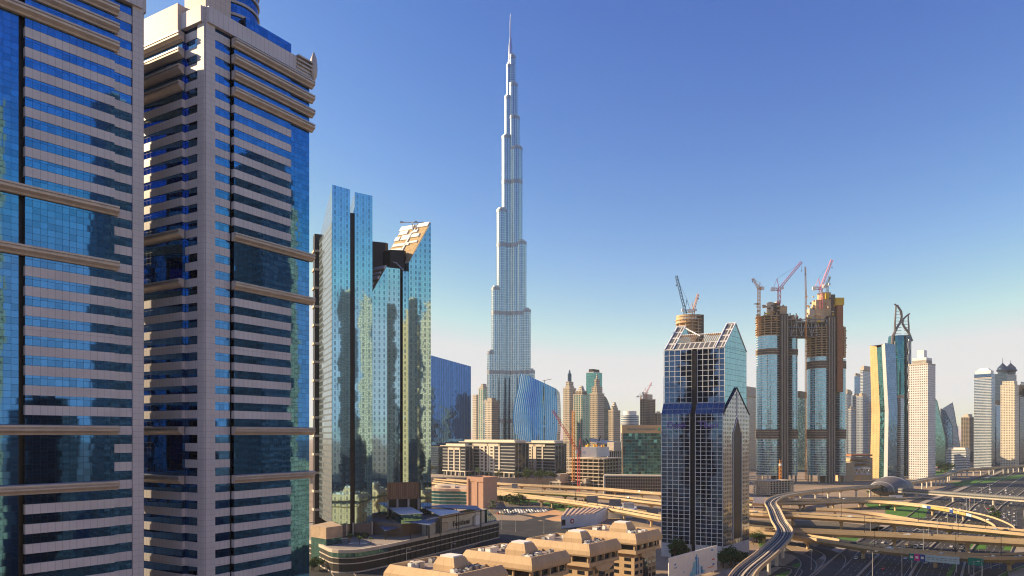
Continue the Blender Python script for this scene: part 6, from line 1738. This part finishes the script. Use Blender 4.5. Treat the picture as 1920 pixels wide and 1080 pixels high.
p = MB(); p.tube((*k, 5.6), (k[0] + nh[0] * .2, k[1] + nh[1] * .2, 5.6), 2.1, 0, 20); p.build("round_mark", [mat("mark_red", (.4, .02, .04), .5)], hl)
p = MB(); p.tube((*add(k, nh, .21), 5.6), (*add(k, nh, .3), 5.6), 1.1, 0, 16); p.build("round_mark_centre", [m_white], hl)
p = MB(); slab(p, hq[0], dh, nh, .6, 4.6, .05, .2, 2.5, 7.5); p.build("entrance_panel", [m_black], hl)
h2 = thing("white_shed", "white block with a rooftop unit behind the ribbed white hall", "shed", (XA(1150, 680), 680, 0))
q = [(XA(1120, 670), 670), (XA(1190, 664), 664), (XA(1194, 690), 690), (XA(1120, 690), 690)]
p = MB(); p.prism(q, 0, 8.5, 0); p.build("wall", [m_hallw], h2)
p = MB(); p.box((XA(1178, 676), 676, 8.5), 10, 8, 5, 0); p.build("roof_unit", [m_steel], h2)
for i in range(10):
    p = MB(); p.box((XA(1126 + i * 3, 672), 672, 8.5), .5, .5, 2.6, 0); p.build("roof_vent", [m_white], h2)
# ================================================================ unseen buildings for the glass to mirror: some inferred from reflections, some added
def mirrored(label, x, y, w, d, h, m, rot, crown):
    root = thing("tower", label, "tower", (x, y, 0), "towers mirrored in the glass")
    p = MB(); p.box((x, y, 0), w, d, h, 0, rot); p.build("wall", [m], root)
    z = h; k = .72
    for c in range(crown):
        p = MB(); p.box((x, y, z), w * k, d * k, 9, 0, rot); p.build("crown_tier", [m], root); z += 9; k *= .7
    p = MB(); p.box((x, y, h), w * .5, d * .3, 4 if not crown else .5, 0, rot); p.build("plant_room", [m_conc], root)
RT = math.atan2(.77, .64)
m_mg = facade("gold_block_facade", (.62, .46, .26), (.06, .06, .07), fh=3.6, bay=3.2, wx=(.4, .75), wy=(.4, .8), metal=.2, rough=.2)
m_md = facade("dark_block_facade", (.10, .10, .12), (.05, .07, .10), fh=3.8, bay=2.4, wx=(.15, .9), wy=(.2, .9), metal=.5, rough=.1)
for x, y, w, d, h, m, c, lab in (
        (140, 0, 26, 26, 243, m_mg, 2, "tall gold tower nearest the camera across the highway"), (208, 46, 19, 19, 276, m_md, 0, "tall dark tower with cream head across the highway"),
        (222, 72, 18, 20, 262, m_t_cream, 1, "slim cream tower across the highway"), (205, 192, 24, 24, 240, m_md, 1, "tall dark tower facing the drum roofed tower across the highway"),
        (262, 205, 22, 22, 236, m_mg, 1, "gold tower behind the dark one across the highway"), (218, 38, 14, 20, 244, m_md, 1, "thin dark tower across the highway"),
        (300, 60, 30, 24, 120, m_mg, 2, "stepped gold tower across the highway"), (270, -20, 30, 30, 96, m_md, 1, "dark squat tower across the highway"), (380, 20, 40, 34, 120, m_md, 2, "broad dark tower across the highway"),
        (330, 150, 34, 24, 100, m_t_white, 1, "white tower across the highway"), (60, -150, 44, 40, 140, m_md, 0, "dark slab behind the camera"), (-60, -140, 40, 40, 150, m_md, 1, "dark stepped block behind the camera"), (-205, 162, 30, 38, 176, m_md, 0, "added dark tower left of the banded towers"),  # leftmost tower is added out of view to darken the banded tower's reflections
        (170, 105, 30, 20, 70, m_md, 1, "low dark block across the highway"), (180, -70, 34, 22, 58, m_t_cream, 0, "low cream block across the highway"), (240, 90, 30, 24, 78, m_t_raw, 0, "raw concrete block across the highway"), (170, -40, 40, 22, 74, m_t_white, 1, "low white block across the highway"),
        (250, 150, 26, 24, 84, m_md, 1, "dark low block by the dark tower across the highway"), (300, 230, 44, 24, 52, m_mg, 1, "long gold block across the highway"), (345, 335, 62, 44, 205, m_md, 1, "broad dark tower far along the highway"), (300, 268, 30, 30, 165, m_mg, 1, "gold tower far along the highway"),
        (130, -110, 46, 30, 88, m_mg, 1, "gold block behind the camera")):
    mirrored(lab + ", seen only mirrored in glass", x, y, w, d, h, m, RT, c)


# ================================================================ air
hz = MB()
RZ, ZT_ = 13000.0, 1000.0
ring0 = [(RZ * math.cos(2 * math.pi * i / 48), RZ * math.sin(2 * math.pi * i / 48)) for i in range(48)]
hz.prism(ring0, -1.0, ZT_, 0, bottom=True)
hm = bpy.data.materials.new("haze_air"); hm.use_nodes = True
nt = hm.node_tree; nt.nodes.remove(nt.nodes["Principled BSDF"])
pvv = nt.nodes.new("ShaderNodeVolumePrincipled")
pvv.inputs["Color"].default_value = (.90, .96, .99, 1)
pvv.inputs["Density"].default_value = 0.00004
pvv.inputs["Anisotropy"].default_value = 0.0
nt.links.new(pvv.outputs[0], nt.nodes["Material Output"].inputs["Volume"])
tag(hz.build("haze", hm), kind="stuff")
